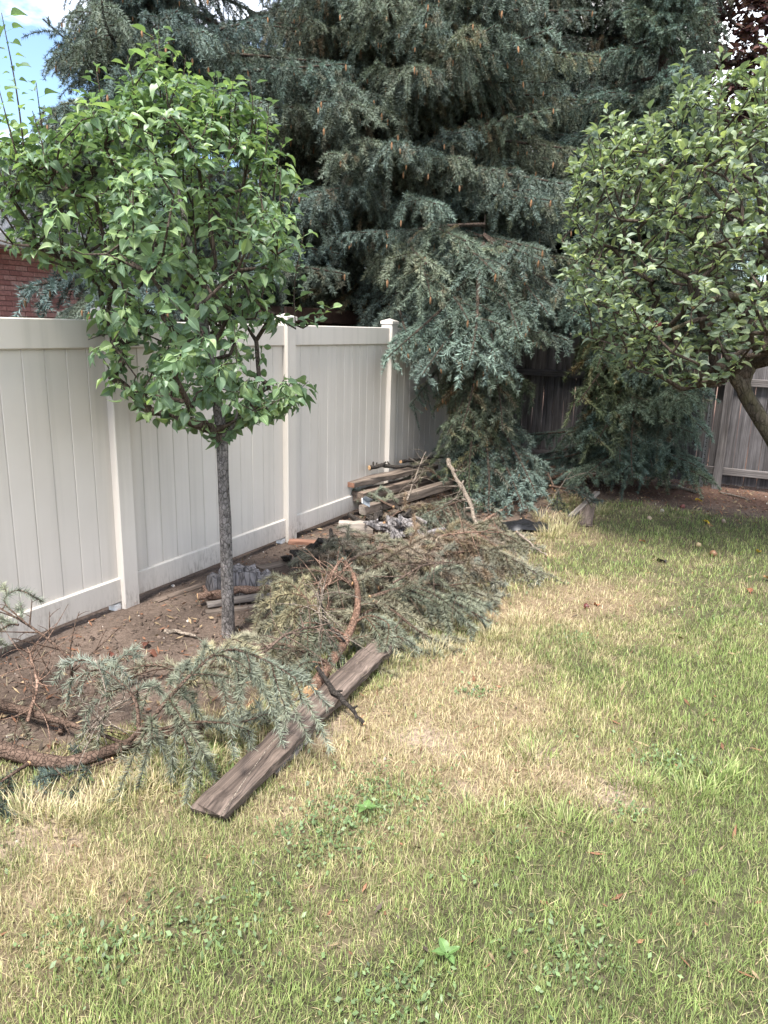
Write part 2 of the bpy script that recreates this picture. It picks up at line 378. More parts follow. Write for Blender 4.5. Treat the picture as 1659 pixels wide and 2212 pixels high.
def graded(lo, hi, step, far):
    a = list(np.arange(lo, hi, step)); s = step; b = []; x = hi
    while x < far: b.append(x); s *= 1.35; x += s
    c = []; s = step; x = lo-step
    while x > -far: c.append(x); s *= 1.35; x -= s
    return np.array([-far]+c[::-1]+a+b+[far])
def make_ground():
    xs = graded(-3.2, 6.2, .05, 400.); ys = graded(1.0, 11.0, .05, 400.)
    X, Y = np.meshgrid(xs, ys); nx, ny = len(xs), len(ys)
    s, d, b, e, t = zone(X, Y); Z = gz(X, Y)*((np.abs(X) < 30) & (np.abs(Y) < 30))
    i = np.arange(ny-1)[:, None]*nx; j = np.arange(nx-1)[None]
    Q = np.stack([i+j, i+j+1, i+nx+j+1, i+nx+j], -1).reshape(-1, 4)
    n = fbm(X*5, Y*5, 40)[..., None]
    soilc = A(.125, .094, .076)*(.45+1.1*fbm(X*2.3, Y*2.3, 47)[..., None])*(.75+.5*n); redd = A(.16, .085, .06)
    fr = sm(5.2, 6.0, t)[..., None]*.6; soilc = soilc*(1-fr)+redd*fr
    dryc = A(.24, .18, .115)*(.8+.4*n); grc = A(.085, .08, .045)*(.8+.4*n)
    d3 = d[..., None]; lawn = grc*(1-d3)+dryc*d3
    b3 = b[..., None]; lawn = lawn*(1-b3)+A(.34, .265, .205)*b3
    C = lawn*(1-s[..., None])+soilc*s[..., None]
    mb = MB(); mb.add(np.stack([X, Y, Z], -1).reshape(-1, 3), Q=Q, C=C.reshape(-1, 3))
    m, nt, bs = base('soil_and_thatch', .95, .15); k = NB(nt)
    a = k.n('ShaderNodeAttribute'); a.attribute_name = 'Col'; g = k.n('ShaderNodeNewGeometry')
    n1 = k.noise(g.outputs['Position'], 45, 6, .7); n2 = k.noise(g.outputs['Position'], 190, 3, .7)
    c = k.mix(.9, a.outputs['Color'], k.ramp(n1, [(.3, (.5, .48, .46)), (.7, (1.4, 1.4, 1.4))]), 'MULTIPLY')
    c = k.mix(.8, c, k.ramp(n2, [(.3, (.55, .55, .55)), (.72, (1.5, 1.5, 1.5))]), 'MULTIPLY')
    k.l(c, bs.inputs['Base Color']); k.bump(k.mix(.4, n1, n2), .9, .02, bs)
    o = mb.build('ground', m); o['kind'] = 'structure'
make_ground()

# ------------------------------------------------------------------ cream vinyl fence
FENCE_TOP = 1.83
def vinyl_fence():
    root = thing('vinyl_fence', 'cream vinyl privacy fence of tongue-and-groove boards with capped posts', 'fence', tuple(FP), FROT)
    # local frame: X along the run, -Y towards the yard
    span = 1.83; pw = .127
    def post_mesh():
        mb = MB(); box(mb, (-pw/2, -pw/2, -.06), (pw/2, pw/2, FENCE_TOP+.035), bev=.006); return mb.mesh('post', MT['vinyl'], False)
    def cap_mesh():
        mb = MB(); h = pw/2+.007; z = FENCE_TOP+.035
        V = [(-h, -h, z), (h, -h, z), (h, h, z), (-h, h, z), (-h, -h, z+.028), (h, -h, z+.028), (h, h, z+.028), (-h, h, z+.028), (0, 0, z+.055)]
        mb.add(V, Q=[(3, 2, 1, 0), (0, 1, 5, 4), (1, 2, 6, 5), (2, 3, 7, 6), (3, 0, 4, 7)], T=[(4, 5, 8), (5, 6, 8), (6, 7, 8), (7, 4, 8)])
        return mb.mesh('post_cap', MT['vinyl'], False)
    pm, cm = post_mesh(), cap_mesh()
    mbw = MB(); box(mbw, (-.12, -.03, -.03), (-.066, .03, .045), bev=.004); foot = mbw.mesh('post_footing', MT['white'], False)
    posts = [k*span for k in range(-2, 4)]+[WL-.1]
    for x in posts:
        p = link('post', pm, root); p.location = (x, 0, 0); c = link('post_cap', cm, p); f = link('post_footing', foot, p)
    meshes = {}
    def rails(L):
        key = round(L, 3)
        if key not in meshes:
            a = MB(); box(a, (0, -.034, FENCE_TOP-.165), (L, .034, FENCE_TOP), bev=.006)
            b = MB(); box(b, (0, -.034, .055), (L, .034, .215), bev=.006)
            meshes[key] = (a.mesh('top_rail', MT['vinyl'], False), b.mesh('bottom_rail', MT['vinyl'], False))
        return meshes[key]
    nb = 12
    for x0, x1 in zip(posts[:-1], posts[1:]):
        a, b = x0+pw/2-.012, x1-pw/2+.012; L = b-a
        tm, bm_ = rails(L)
        for nme, me in (('top_rail', tm), ('bottom_rail', bm_)):
            o = link(nme, me, root); o.location = (a, 0, 0)
        n = max(2, round(L/.1425)); wdt = L/n
        key = ('b', round(wdt, 4))
        if key not in meshes:
            mb = MB(); g = .006
            prof = [(0, -.004), (g*.55, -.004), (g*1.5, -.0125), (wdt-.0015, -.0125), (wdt, -.004)]
            z0, z1 = .18, FENCE_TOP-.14; V = []
            for z in (z0, z1):
                for q in prof: V.append((q[0], q[1], z))
                for q in prof[::-1]: V.append((q[0], .0125, z))
            kk = 10
            mb.add(V, Q=[(j, (j+1) % kk, kk+(j+1) % kk, kk+j) for j in range(kk)])
            meshes[key] = mb.mesh('board', MT['vinyl'], False)
        for i in range(n):
            o = link('board', meshes[key], root); o.location = (a+i*wdt, (rng.random()-.5)*.0015, 0)
vinyl_fence()

# ------------------------------------------------------------------ old board fence across the back
def wood_fence():
    W0 = fp(WL, 0)                      # the corner, run along FN
    ang = math.atan2(FN[1], FN[0])
    root = thing('board_fence', 'leaning old fence of weathered grey boards behind the spruces', 'fence', tuple(W0), ang)
    # local: X along run towards the right, -Y towards the yard
    meshes = [board_mesh('board', 1.72+.05*rng.random(), .135, .018, MT['fence'], seg=5, jit=.004, endjit=.02) for _ in range(6)]
    x = .08; i = 0
    while x < 8.6:
        gap = .004+.012*(rng.random()**2)
        if 4.83 < x < 4.97: gap = .035
        o = link('board', meshes[i % 6], root)
        o.matrix_basis = basis((x+.0675, .02+.006*rng.random(), .03+.03*rng.random()), (.01*(rng.random()-.5), 0.005, 1), (0, -1, 0))
        x += .135+gap; i += 1
    for z in (.22, 1.30):
        for a, b in ((.05, 2.3), (2.36, 4.86), (5.26, 8.6)):
            o = board('rail', (a, -.022, z), (b, -.022, z-.01), .089, .038, MT['fence'], up=(0, -1, 0), parent=root, seg=8, jit=.004)
    s0 = float(np.dot(G(1545, 1052)-W0, FN))
    for sx in (s0, s0-2.75, s0+2.6):
        board('post', (sx+.02, -.075, -.1), (sx+.02, -.06, 1.55), .10, .09, MT['fence'], up=(0, -1, 0), parent=root, seg=8, jit=.004)
    # perforated steel stake beside the leaning post
    mb = MB(); box(mb, (-.022, -.005, -.15), (.022, .005, 1.38), bev=.002); box(mb, (-.022, -.03, -.15), (-.016, -.005, 1.38), bev=.002); box(mb, (.016, -.03, -.15), (.022, -.005, 1.38), bev=.002)
    st = mb.build('steel_stake', MT['steel'], root, smooth=False); st.location = (s0-.16, -.10, 0)
    hb = MB()
    for z in np.arange(.05, 1.36, .0254*2):
        a = np.arange(8)/8*2*math.pi; hb.add(np.column_stack([.007*np.cos(a), np.full(8, -.0075), z+.008*np.sin(a)]), T=[(0, q+1, q) for q in range(1, 7)])
    h = hb.build('punched_holes', MT['blackplastic'], st, smooth=False); h['kind'] = 'stuff'
    pv = board('upper_brace', (s0-.8, -.06, 1.27), (s0-.02, -.06, 1.30), .09, .03, MT['fence'], up=(0, -1, 0), parent=root, seg=6, jit=.003)
wood_fence()

# ------------------------------------------------------------------ brick house beyond the fence
def house():
    off = -7.1
    root = thing('brick_house', 'red brick house wall with white trim beyond the cream fence', 'house', tuple(fp(0, off)), FROT)
    # local X along the wall, -Y towards the fence; wall face at y=0
    ztop = 2.86
    mb = MB(); box(mb, (-1, .012, -.1), (9, 5, ztop), bev=.01); mb.build('wall', MT['mortar'], root, smooth=False)
    bw, bh, mo = .203, .0665, .010
    mb = MB(); box(mb, (0, 0, 0), (bw, .09, bh), bev=.003, jit=.002); bme = mb.mesh('brick', MT['brick'], False)
    cnt = 0; z = ztop-bh-.006; r = 0
    while z > 1.72 and cnt < 300:
        for i in range(18):
            x = 2.9+i*(bw+mo)+(r % 2)*(bw+mo)/2
            o = link('brick', bme, root); o.location = (x, (rng.random()-.5)*.004-.002, z); cnt += 1
        z -= bh+mo; r += 1
    mb = MB(); box(mb, (-1.2, -.30, ztop+.02), (9.2, .0, ztop+.05), bev=.004); mb.build('soffit', MT['white'], root, smooth=False)
    mb = MB(); box(mb, (-1.2, -.325, ztop+.022), (9.2, -.302, ztop+.2), bev=.004); mb.build('fascia', MT['white'], root, smooth=False)
    mb = MB(); box(mb, (-1, .3, ztop+.05), (9, 5, 4.35), bev=.01); w = mb.build('upper_wall', MT['siding'], root, smooth=False)
    mb = MB(); V = []
    mb2 = MB(); box(mb2, (0, 0, 0), (10, .014, .118), bev=.003); lap = mb2.mesh('siding_course', MT['siding'], False)
    for i in range(12):
        o = link('siding_course', lap, w); o.matrix_basis = Matrix.Translation((-1, .29-.012, ztop+.06+i*.115)) @ Matrix.Rotation(math.radians(5), 4, 'X')
    rf = MB(); rf.add([(-1.4, -.1, 4.36), (9.4, -.1, 4.36), (9.4, 2.6, 5.0), (-1.4, 2.6, 5.0), (9.4, 5.4, 4.36), (-1.4, 5.4, 4.36)], Q=[(0, 1, 2, 3), (3, 2, 4, 5), (0, 5, 4, 1)], T=[(1, 4, 2), (0, 3, 5)])
    rf.build('roof', MT['roof'], root, smooth=False)
house()
def shed():
    p = at(612, 690, 9.3); p[2] = 0
    root = thing('garden_shed', 'dark brown wooden shed showing just above the cream fence', 'shed', tuple(p), FROT)
    for i in range(12):
        mb = MB() if i == 0 else mb
        if i == 0:
            box(mb, (0, 0, 0), (.118, .02, 1.86), bev=.004); me = mb.mesh('board', MT['brownshed'], False)
        o = link('board', me, root); o.location = (-.72+i*.12, -.5, 0)
    for s in (-.735, .715):
        for i in range(8):
            o = link('board', me, root); o.matrix_basis = Matrix.Translation((s, -.48+i*.12, 0)) @ Matrix.Rotation(math.pi/2, 4, 'Z')
    for y0, y1, z0, z1 in ((-.62, .02, 1.86, 2.0), (.02, .66, 2.0, 1.86)):
        mb = MB(); h = .05
        mb.add([(-.85, y0, z0), (.85, y0, z0), (.85, y1, z1), (-.85, y1, z1), (-.85, y0, z0+h), (.85, y0, z0+h), (.85, y1, z1+h), (-.85, y1, z1+h)],
               Q=[(3, 2, 1, 0), (4, 5, 6, 7), (0, 1, 5, 4), (1, 2, 6, 5), (2, 3, 7, 6), (3, 0, 4, 7)])
        mb.build('roof_panel', MT['brownshed'], root, smooth=False)
    mb = MB(); box(mb, (-.86, -.66, 1.86), (.86, -.625, 2.02), bev=.004); mb.build('fascia_board', MT['brownshed'], root, smooth=False)
shed()

# ------------------------------------------------------------------ needles, twigs and boughs
def needles(mb, P0, P1, C, dens, ln, wd, ang=58, upbias=.25, m=0, jit=.25):
    """needle triangles all round the twig segments P0-P1"""
    P0, P1, C = np.asarray(P0), np.asarray(P1), np.asarray(C); L = np.linalg.norm(P1-P0, axis=1)
    cnt = rng.poisson(np.maximum(L*dens, .01)); k = np.repeat(np.arange(len(L)), cnt); n = len(k)
    if n == 0: return
    u = rng.random(n)[:, None]; b = P0[k]+(P1-P0)[k]*u; ax = nrm(P1-P0)[k]
    r = nrm(rng.normal(size=(n, 3))+A(0, 0, upbias)); pr = nrm(r-ax*(r*ax).sum(1, keepdims=True))
    a = np.radians(ang+rng.normal(size=(n, 1))*9); d = ax*np.cos(a)+pr*np.sin(a)
    l = ln*(1+jit*rng.normal(size=(n, 1))).clip(.4, 1.5); sd = nrm(np.cross(d, rng.normal(size=(n, 3))))*wd/2
    V = np.stack([b-sd, b+sd, b+d*l], 1).reshape(-1, 3)
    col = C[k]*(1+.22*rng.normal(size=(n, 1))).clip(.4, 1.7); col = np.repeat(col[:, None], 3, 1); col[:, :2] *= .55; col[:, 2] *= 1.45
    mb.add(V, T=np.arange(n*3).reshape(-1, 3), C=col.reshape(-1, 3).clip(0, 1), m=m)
BLUE, GREEN, OLIVE, TAN, BROWN = A(.255, .34, .315), A(.058, .082, .066), A(.082, .084, .050), A(.33, .27, .15), A(.20, .135, .085)
def bent(p, d, L, droop, n=5, curl=0.0, floor=None):
    """twig from p along d, pulled down by its weight"""
    s = np.linspace(0, 1, n)[:, None]; q = p+d*L*s; q = q+A(0, 0, -1)*droop*L*s**1.7
    q = q+(rng.normal(size=3)*curl*L)*s**2
    if floor is not None: q[:, 2] = np.maximum(q[:, 2], floor+.012+.02*rng.random())
    return q
def bough_geo(mb, axis, r0, s0=.15, gap=.055, l2=.5, l3=.16, dens=420, nl=.022, nw=.0026, weep=.6, tipblue=.6, pal=(GREEN, OLIVE, BLUE), floor=None,
              dead=0.0, shade_in=True, gap3=.05, wood=1, droop2=.25, bare=0.0, plane=None, axisneedle=.55, tipcut=1.0, mess=.12):
    """a spruce bough: axis limb, side shoots, hanging shoots, needles (material 0) and wood (material `wood`)"""
    axis = np.asarray(axis, float); n = len(axis); seg = np.linalg.norm(np.diff(axis, axis=0), axis=1); cum = np.concatenate([[0], np.cumsum(seg)]); L = cum[-1]
    rr = r0*(1-.85*(cum/L)**.8)+.0015
    tube(mb, axis, rr, 6 if r0 > .012 else 5, (.8, .75, .72), m=wood)
    def P(s):
        x = s*L; i = min(np.searchsorted(cum, x, 'right')-1, n-2); f = (x-cum[i])/(seg[i]+1e-9); return axis[i]*(1-f)+axis[i+1]*f, nrm(axis[i+1]-axis[i])
    S0, S1, CC = [], [], []
    gC, oC, bC = pal
    def put(q, s, out):
        """needle the twig q; s = how far out along the bough, out = 0 hanging shoot .. 1 side shoot"""
        k = rng.random(); b = np.clip(tipblue*(s**1.5)*(.5+.9*rng.random()), 0, 1)
        c = (gC*(1-k*.55)+oC*k*.55)*(.7+.65*rng.random())
        if rng.random() < dead: c = TAN*.55 if rng.random() < .5 else BROWN
        for j in range(len(q)-1):
            f = (j+1)/(len(q)-1); bb = b*(.35+.65*f); S0.append(q[j]); S1.append(q[j+1]); CC.append(c*(1-bb)+bC*bb)
    for i in range(int(n*(1-axisneedle)), n-1):
        s = cum[i]/L; S0.append(axis[i]); S1.append(axis[i+1]); b = tipblue*s**2; CC.append(gC*(1-b)+bC*b)
    s = s0; side = 1; step = gap/L
    while s < .985:
        p, t = P(s); upv = A(0, 0, 1) if plane is None else plane
        sd = nrm(np.cross(t, upv)+1e-6)*side
        l = (l2*(1-s)**.75+.07)*(.65+.6*rng.random())*tipcut
        a = math.radians(48+14*rng.normal()*.6); d = nrm(t*math.cos(a)+sd*math.sin(a)+upv*(mess*rng.normal()+.05))
        q = bent(p, d, l, droop2*(.6+.8*rng.random()), 5, .08, floor)
        tube(mb, q, np.linspace(.0045, .0015, 5)*(1+l), 3, (.75, .7, .66), m=wood, cap=False)
        if rng.random() >= bare: put(q, s, 1)
        m3 = max(1, int(l/gap3))
        for j in range(m3):
            f = (j+.6)/m3; x = f*4; i0 = min(int(x), 3); b = q[i0]*(1-(x-i0))+q[i0+1]*(x-i0); dd = nrm(q[i0+1]-q[i0])
            sv = nrm(np.cross(dd, A(0, 0, 1))+1e-6)*(1 if (j % 2) else -1)
            hang = weep*(1-.55*s)*(1-.35*f)*(.4+.9*rng.random())
            d3 = nrm(dd*.75+sv*.65+A(0, 0, -1)*hang*1.3+rng.normal(size=3)*.12)
            ll = l3*(.5+.8*rng.random())*(1-.45*f)*(1+1.0*hang)
            q3 = bent(b, d3, ll, .35+hang*.8, 4, .08, floor)
            tube(mb, q3, np.linspace(.0026, .001, 4), 3, (.72, .66, .6), m=wood, cap=False)
            if rng.random() >= bare: put(q3, min(1, s*.75+.25*f), 0)
        s += step*(.7+.6*rng.random()); side = -side
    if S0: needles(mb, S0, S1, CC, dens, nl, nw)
    return S0, S1

def spruce_variant(L, seed, weep, tipblue, dead, l2):
    global rng; keep = rng; rng = np.random.default_rng(seed)
    s = np.linspace(0, 1, 14); z = -.10*L*s-.16*L*s**2+.22*L*np.clip(s-.5, 0, 1)**1.4; y = .05*L*np.sin(s*3+seed)*s
    mb = MB(); S0, S1 = bough_geo(mb, np.column_stack([L*s, y, z]), .010+.011*L, s0=.14, gap=.085, gap3=.080, l2=l2, l3=.165, dens=640, nl=.035, nw=.0050, weep=weep, tipblue=tipblue, dead=dead)
    me = mb.mesh('branch', [MT['needle'], MT['twig']], smooth=False)
    cb = MB(); S1 = np.asarray(S1); pick = rng.choice(len(S1), 10)
    for i in pick:
        if S1[i][0] < .55*L: continue
        p = S1[i]; a = np.arange(6)/6*2*math.pi; l = .05+.02*rng.random(); V = []
        for zz, r in ((0, .003), (-.3*l, .0095), (-.7*l, .009), (-l, .002)): V.append(np.column_stack([p[0]+r*np.cos(a), p[1]+r*np.sin(a), np.full(6, p[2]+zz)]))
        V = np.concatenate(V); Q = [(b*6+j, b*6+(j+1) % 6, b*6+6+(j+1) % 6, b*6+6+j) for b in range(3) for j in range(6)]
        cb.add(V, Q=Q, C=A(.27, .155, .085)*(.7+.6*rng.random()))
    cm = cb.mesh('cones', MT['litter']) if cb.v else None
    rng = keep
    return (L, me, cm)
VAR = [spruce_variant(L, 100+i, w_, tb, dd, l2) for i, (L, w_, tb, dd, l2) in enumerate([
    (1.2, .4, 1.0, .05, .42), (1.2, 1.1, .6, .15, .40), (1.7, .45, 1.0, .05, .5), (1.7, 1.3, .55, .15, .46), (2.2, .6, .95, .06, .58), (2.2, 1.3, .55, .2, .5), (2.7, .8, .85, .10, .62), (.8, .4, 1.1, .03, .34)])]
def place_branch(root, base_, tip, tint=(1, 1, 1), cones=False, var=None, roll=0.0, dist0=None):
    base_, tip = np.asarray(base_, float), np.asarray(tip, float); d = tip-base_; L = float(np.linalg.norm(d))
    cand = sorted(range(len(VAR)), key=lambda i: abs(math.log(VAR[i][0]*.985/L)))[:2]
    L0, me, cm = VAR[var if var is not None else cand[int(rng.integers(2))]]
    # the variant's own tip sits below its axis; turn it so that the tip falls on `tip`
    zt = -.26*L0+.22*L0*.5**1.4; a0 = math.atan2(zt, L0)
    M = basis((0, 0, 0), d) @ Matrix.Rotation(roll, 4, 'X') @ Matrix.Rotation(a0, 4, 'Y'); sc = L/math.hypot(L0, zt)
    o = link('branch', me, root); o.matrix_basis = Matrix.Translation(base_-np.array(root.location)) @ M @ Matrix.Scale(sc, 4)
    o.color = (*tint, 1)
    if cones and cm: c = link('cones', cm, o); c['kind'] = 'stuff'
    return o
KEEP = [(-900, 545, 105, 760), (-900, -400, 120, 70), (-900, 70, 60, 330), (1125, 760, 1215, 940), (1535, 780, 2200, 1100), (1530, -500, 2000, 275)]   # open views between the crowns: house wall, sky, board fence
def proj(P):
    v = np.asarray(P)-CAMP; k = v@_f; return PW/2+FPX*(v@RT)/k, PH/2-FPX*(v@UP)/k
def clear(p, tip, also=()):
    for f in (.6, .8, 1.0):
        q = p*(1-f)+tip*f; a, b = proj(q-A(0, 0, .12))
        if any(x0 < a < x1 and y0 < b < y1 for x0, y0, x1, y1 in KEEP+list(also)): return False
    return True
def spruce(name, label, x, y, H, R, rad, zlo, n, tint=(1, 1, 1), hand=(), cones=False, zdense=5.6, lean=(0, 0), stubs=0, zstep=None, face=None, over=50, also=()):
    root = thing(name, label, 'spruce tree', (x, y, 0), 0, 'blue spruces behind and beside the fences')
    def ax(z): return A(x+lean[0]*z, y+lean[1]*z, z)
    mb = MB(); zs = np.linspace(-.1, H, 16); P = np.array([ax(z)-A(x, y, 0) for z in zs])
    flare = 1+.5*np.exp(-np.maximum(zs, 0)*4)
    tube(mb, P, rad*np.clip(1-zs/H, .04, 1)*flare, 12, rough=.06)
    for _ in range(stubs):
        z = .5+rng.random()*3.0; a = rng.random()*6.28; d = A(math.cos(a), math.sin(a), -.1+.3*rng.random()); p = ax(z)-A(x, y, 0)
        tube(mb, bent(p, d, .3+.7*rng.random(), .3, 6, .2), np.linspace(.016, .003, 6), 5)
    mb.build('trunk', MT['trunk_spruce'], root)
    for b, t, kw in hand: place_branch(root, b, t, tuple(np.array(tint)*np.array(kw.pop('tint', (1, 1, 1)))), cones=cones, **kw)
    n0 = n; n = n+int(over)
    for i in range(n):
        f = (i+rng.random())/n; z = zlo+(zdense-zlo)*f/.86 if i < n*.86 else zdense+(H-.4-zdense)*rng.random()
        a = i*2.39996+rng.random()*.5
        if face is not None and rng.random() < .72: a = face+rng.normal()*.95
        l = R*(1-max(z, 0)/H)**.6*(.62+.52*rng.random()); l = max(l, .4)
        p = ax(z); tip = p+A(math.cos(a)*l, math.sin(a)*l, -l*(.12+.22*rng.random())+.12*l*(z/H))
        if tip[2] < .25: tip[2] = .25+.2*rng.random()
        if not clear(p, tip, also): continue
        k = rng.random(); k = .6*k**1.8; tn = np.array(tint)*(.75+.5*rng.random())*(A(1, 1, 1)*(1-k)+A(1.45, 1.12, .72)*k)
        place_branch(root, p, tip, tuple(tn), cones=cones and rng.random() < .8)
    return root
FACE = -math.pi/2
spruce('spruce_tree', 'tall blue spruce behind the fence near the brick house', -3.0, 9.7, 13, 3.1, .19, 1.7, 160, (.90, .95, .98), face=FACE-.1, stubs=8, zdense=6.2, cones=True, hand=[
    ((-3.0, 9.7, 2.6), at(30, 625, 7.8), dict(var=0)), ((-3.0, 9.7, 4.2), at(95, 40, 8.6), dict()), ((-3.0, 9.7, 4.0), at(200, 60, 8.4), dict()),
    ((-3.0, 9.7, 4.6), at(730, 130, 8.0), dict(tint=(1.05, 1.05, .95))), ((-3.0, 9.7, 3.6), at(0, 500, 8.2), dict()), ((-3, 9.7, 4.6), at(420, 60, 8), {}), ((-3, 9.7, 4.9), at(560, 30, 8), {})])
spruce('spruce_tree', 'tall thick-trunked spruce directly behind the cream fence corner posts', 0.12, 10.35, 13, 3.2, .235, 2.3, 180, (.98, .97, .92), face=FACE, stubs=22, zdense=6.4, also=((640, 440, 880, 720),), cones=True, hand=[
    ((.12, 10.35, 3.9), at(930, 325, 8.3), dict(tint=(1.1, 1.08, 1), var=4)), ((.12, 10.35, 3.9), at(860, 310, 8.2), dict(tint=(1.1, 1.05, .9))), ((.12, 10.35, 4.4), at(700, 250, 8.4), dict()),
    ((.12, 10.35, 4.4), at(830, 130, 8.6), dict(tint=(1.2, 1.1, .9))), ((.12, 10.35, 3.6), at(740, 370, 8.3), dict()), ((.12, 10.35, 2.9), at(735, 510, 8.5), dict(var=2)), ((.12, 10.35, 4.8), at(1000, 150, 8.8), dict(tint=(1.3, 1.05, .8), var=5)),
    ((.12, 10.35, 3.3), at(640, 400, 8.7), {}), ((.12, 10.35, 4.2), at(1060, 270, 8.8), dict(tint=(1.4, 1.0, .75), var=5)), ((.12, 10.35, 4.6), at(1190, 60, 8.2), dict(tint=(1.15, 1.15, 1.1))), ((.12, 10.35, 4.7), at(1050, 50, 8.2), dict(tint=(1.1, 1.1, 1.05))), ((.12, 10.35, 4.1), at(1180, 230, 8.3), dict(tint=(1.1, 1.05, .9))), ((.12, 10.35, 4.5), at(950, 60, 8.3), {}), ((.12, 10.35, 3.7), at(1100, 360, 8.6), dict(tint=(1.0, .95, .8))), ((.12, 10.35, 3.5), at(990, 340, 8.4), dict(tint=(1.1, .95, .8))), ((.12, 10.35, 3.3), at(900, 640, 7.3), dict(var=6, tint=(1.1, 1.05, .9))), ((.12, 10.35, 3.5), at(1040, 590, 7.2), dict(var=6, tint=(1.1, 1.1, 1.05))), ((.12, 10.35, 3.6), at(935, 440, 7.8), dict(var=4, tint=(1.15, 1.15, 1.1))), ((.12, 10.35, 3.4), at(1140, 560, 7.6), dict(var=6)), ((.12, 10.35, 3.6), at(1170, 430, 7.9), dict(var=6)), ((.12, 10.35, 3.1), at(980, 690, 7.2), dict(var=6, tint=(1.1, 1.1, 1.05))), ((.12, 10.35, 3.2), at(1080, 680, 7.4), dict(var=6)), ((.12, 10.35, 3.4), at(1000, 520, 7.6), dict(var=4, tint=(1.1, 1.05, .9))), ((.12, 10.35, 3.0), at(880, 740, 7.6), dict(var=4))])
C0 = (0.98, 8.35)
spruce('young_spruce_tree', 'weeping spruce with pale blue tips standing in the yard corner', C0[0], C0[1], 3.0, 1.35, .06, 1.5, 60, (1.05, 1.05, 1.0), cones=True, zdense=2.7, over=0, also=((700, 810, 955, 1150), (1130, 770, 1400, 1150)), face=FACE, hand=[
    ((*C0, 2.6), at(1140, 730, 7.1), dict(var=2, tint=(1.15, 1.15, 1.1))), ((*C0, 2.5), at(850, 775, 7.2), dict(var=2, tint=(1.1, 1.15, 1.1))), ((*C0, 2.7), at(1000, 780, 6.9), dict(var=0, tint=(1.2, 1.2, 1.15))),
    ((*C0, 2.4), at(930, 810, 7.1), dict(var=2)), ((*C0, 2.3), at(1060, 790, 7.2), dict(var=0)), 
    ((*C0, 2.9), at(740, 505, 8.0), dict(var=4)), 
    ((*C0, 1.9), at(1030, 1090, 7.35), dict(var=3, tint=(1.1, 1.05, .75))), ((*C0, 1.8), at(1080, 1110, 7.45), dict(var=3, tint=(1.0, 1.0, .85))), ((*C0, 1.7), at(970, 940, 7.5), dict(var=1, tint=(1.1, 1, .75))),
    ((*C0, 1.3), at(1150, 1070, 7.3), dict(var=0)), ((*C0, 1.9), at(1000, 930, 7.4), dict(var=1, tint=(1.1, 1., .8))), ((*C0, 2.0), at(1090, 930, 7.5), dict(var=1, tint=(1.1, .95, .8))), ((*C0, 1.1), at(1120, 1100, 7.2), dict(var=0)),
    ((*C0, 1.2), at(1060, 1105, 7.1), dict(var=1)), ((*C0, 2.0), at(890, 880, 8.0), dict(var=3, tint=(.9, .9, .85))), ((*C0, 2.8), at(1180, 680, 7.6), {}), ((*C0, 2.8), at(1220, 640, 7.8), {})])
D0 = (2.95, 9.2)
spruce('weeping_spruce_tree', 'dark weeping spruce whose boughs reach the ground against the board fence', D0[0], D0[1], 9, 1.5, .11, .5, 180, (.72, .80, .74), zdense=5.6, face=FACE, hand=[
    ((*D0, 1.5), at(1525, 940, 8.3), dict(var=0)), ((*D0, 1.3), at(1500, 960, 8.4), dict(var=0)), ((*D0, 1.6), at(1420, 1010, 8.2), dict(var=3)), ((*D0, 1.5), at(1350, 1000, 8.1), dict(var=3)), ((*D0, 1.7), at(1380, 1030, 8.0), dict(var=3)),
    ((*D0, 2.2), at(1480, 850, 8.3), dict(var=3)), ((*D0, 2.6), at(1270, 800, 7.9), dict(tint=(1.3, 1.2, .8))), ((*D0, 2.3), at(1255, 870, 8.0), dict(tint=(1.3, 1.1, .7), var=1)), ((*D0, 2.9), at(1230, 690, 7.8), dict(tint=(1.2, 1.2, 1.2))), ((*D0, 1.6), at(1290, 960, 8.1), dict(tint=(1.2, 1., .7), var=1)),
    ((*D0, 3.0), at(1200, 620, 7.7), dict(tint=(1.3, 1.3, 1.3)))])
spruce('spruce_tree', 'tall dark spruce behind the board fence with daylight beside its trunk', 4.25, 13.2, 15, 3.6, .22, 1.6, 160, (.74, .77, .76), face=FACE, zdense=8.0, stubs=6, hand=[
    ((4.25, 13.2, 5.8), at(1540, 50, 11.0), dict(tint=(1.3, 1.3, 1.2))), ((4.25, 13.2, 5.6), at(1400, 150, 10.8), dict(tint=(1.15, 1.15, 1.1))), ((4.25, 13.2, 5.4), at(1200, 200, 11), {})])
spruce('spruce_tree', 'shaded spruce far back between the fence corner and the plum tree', 2.0, 14.0, 15, 3.6, .2, 1.2, 150, (.66, .70, .70), face=FACE, zdense=8.2, stubs=6)
spruce('spruce_tree', 'shaded spruce far back behind the shed', -0.9, 14.2, 15, 3.4, .2, 1.0, 150, (.66, .70, .70), face=FACE, zdense=8.2, stubs=6)

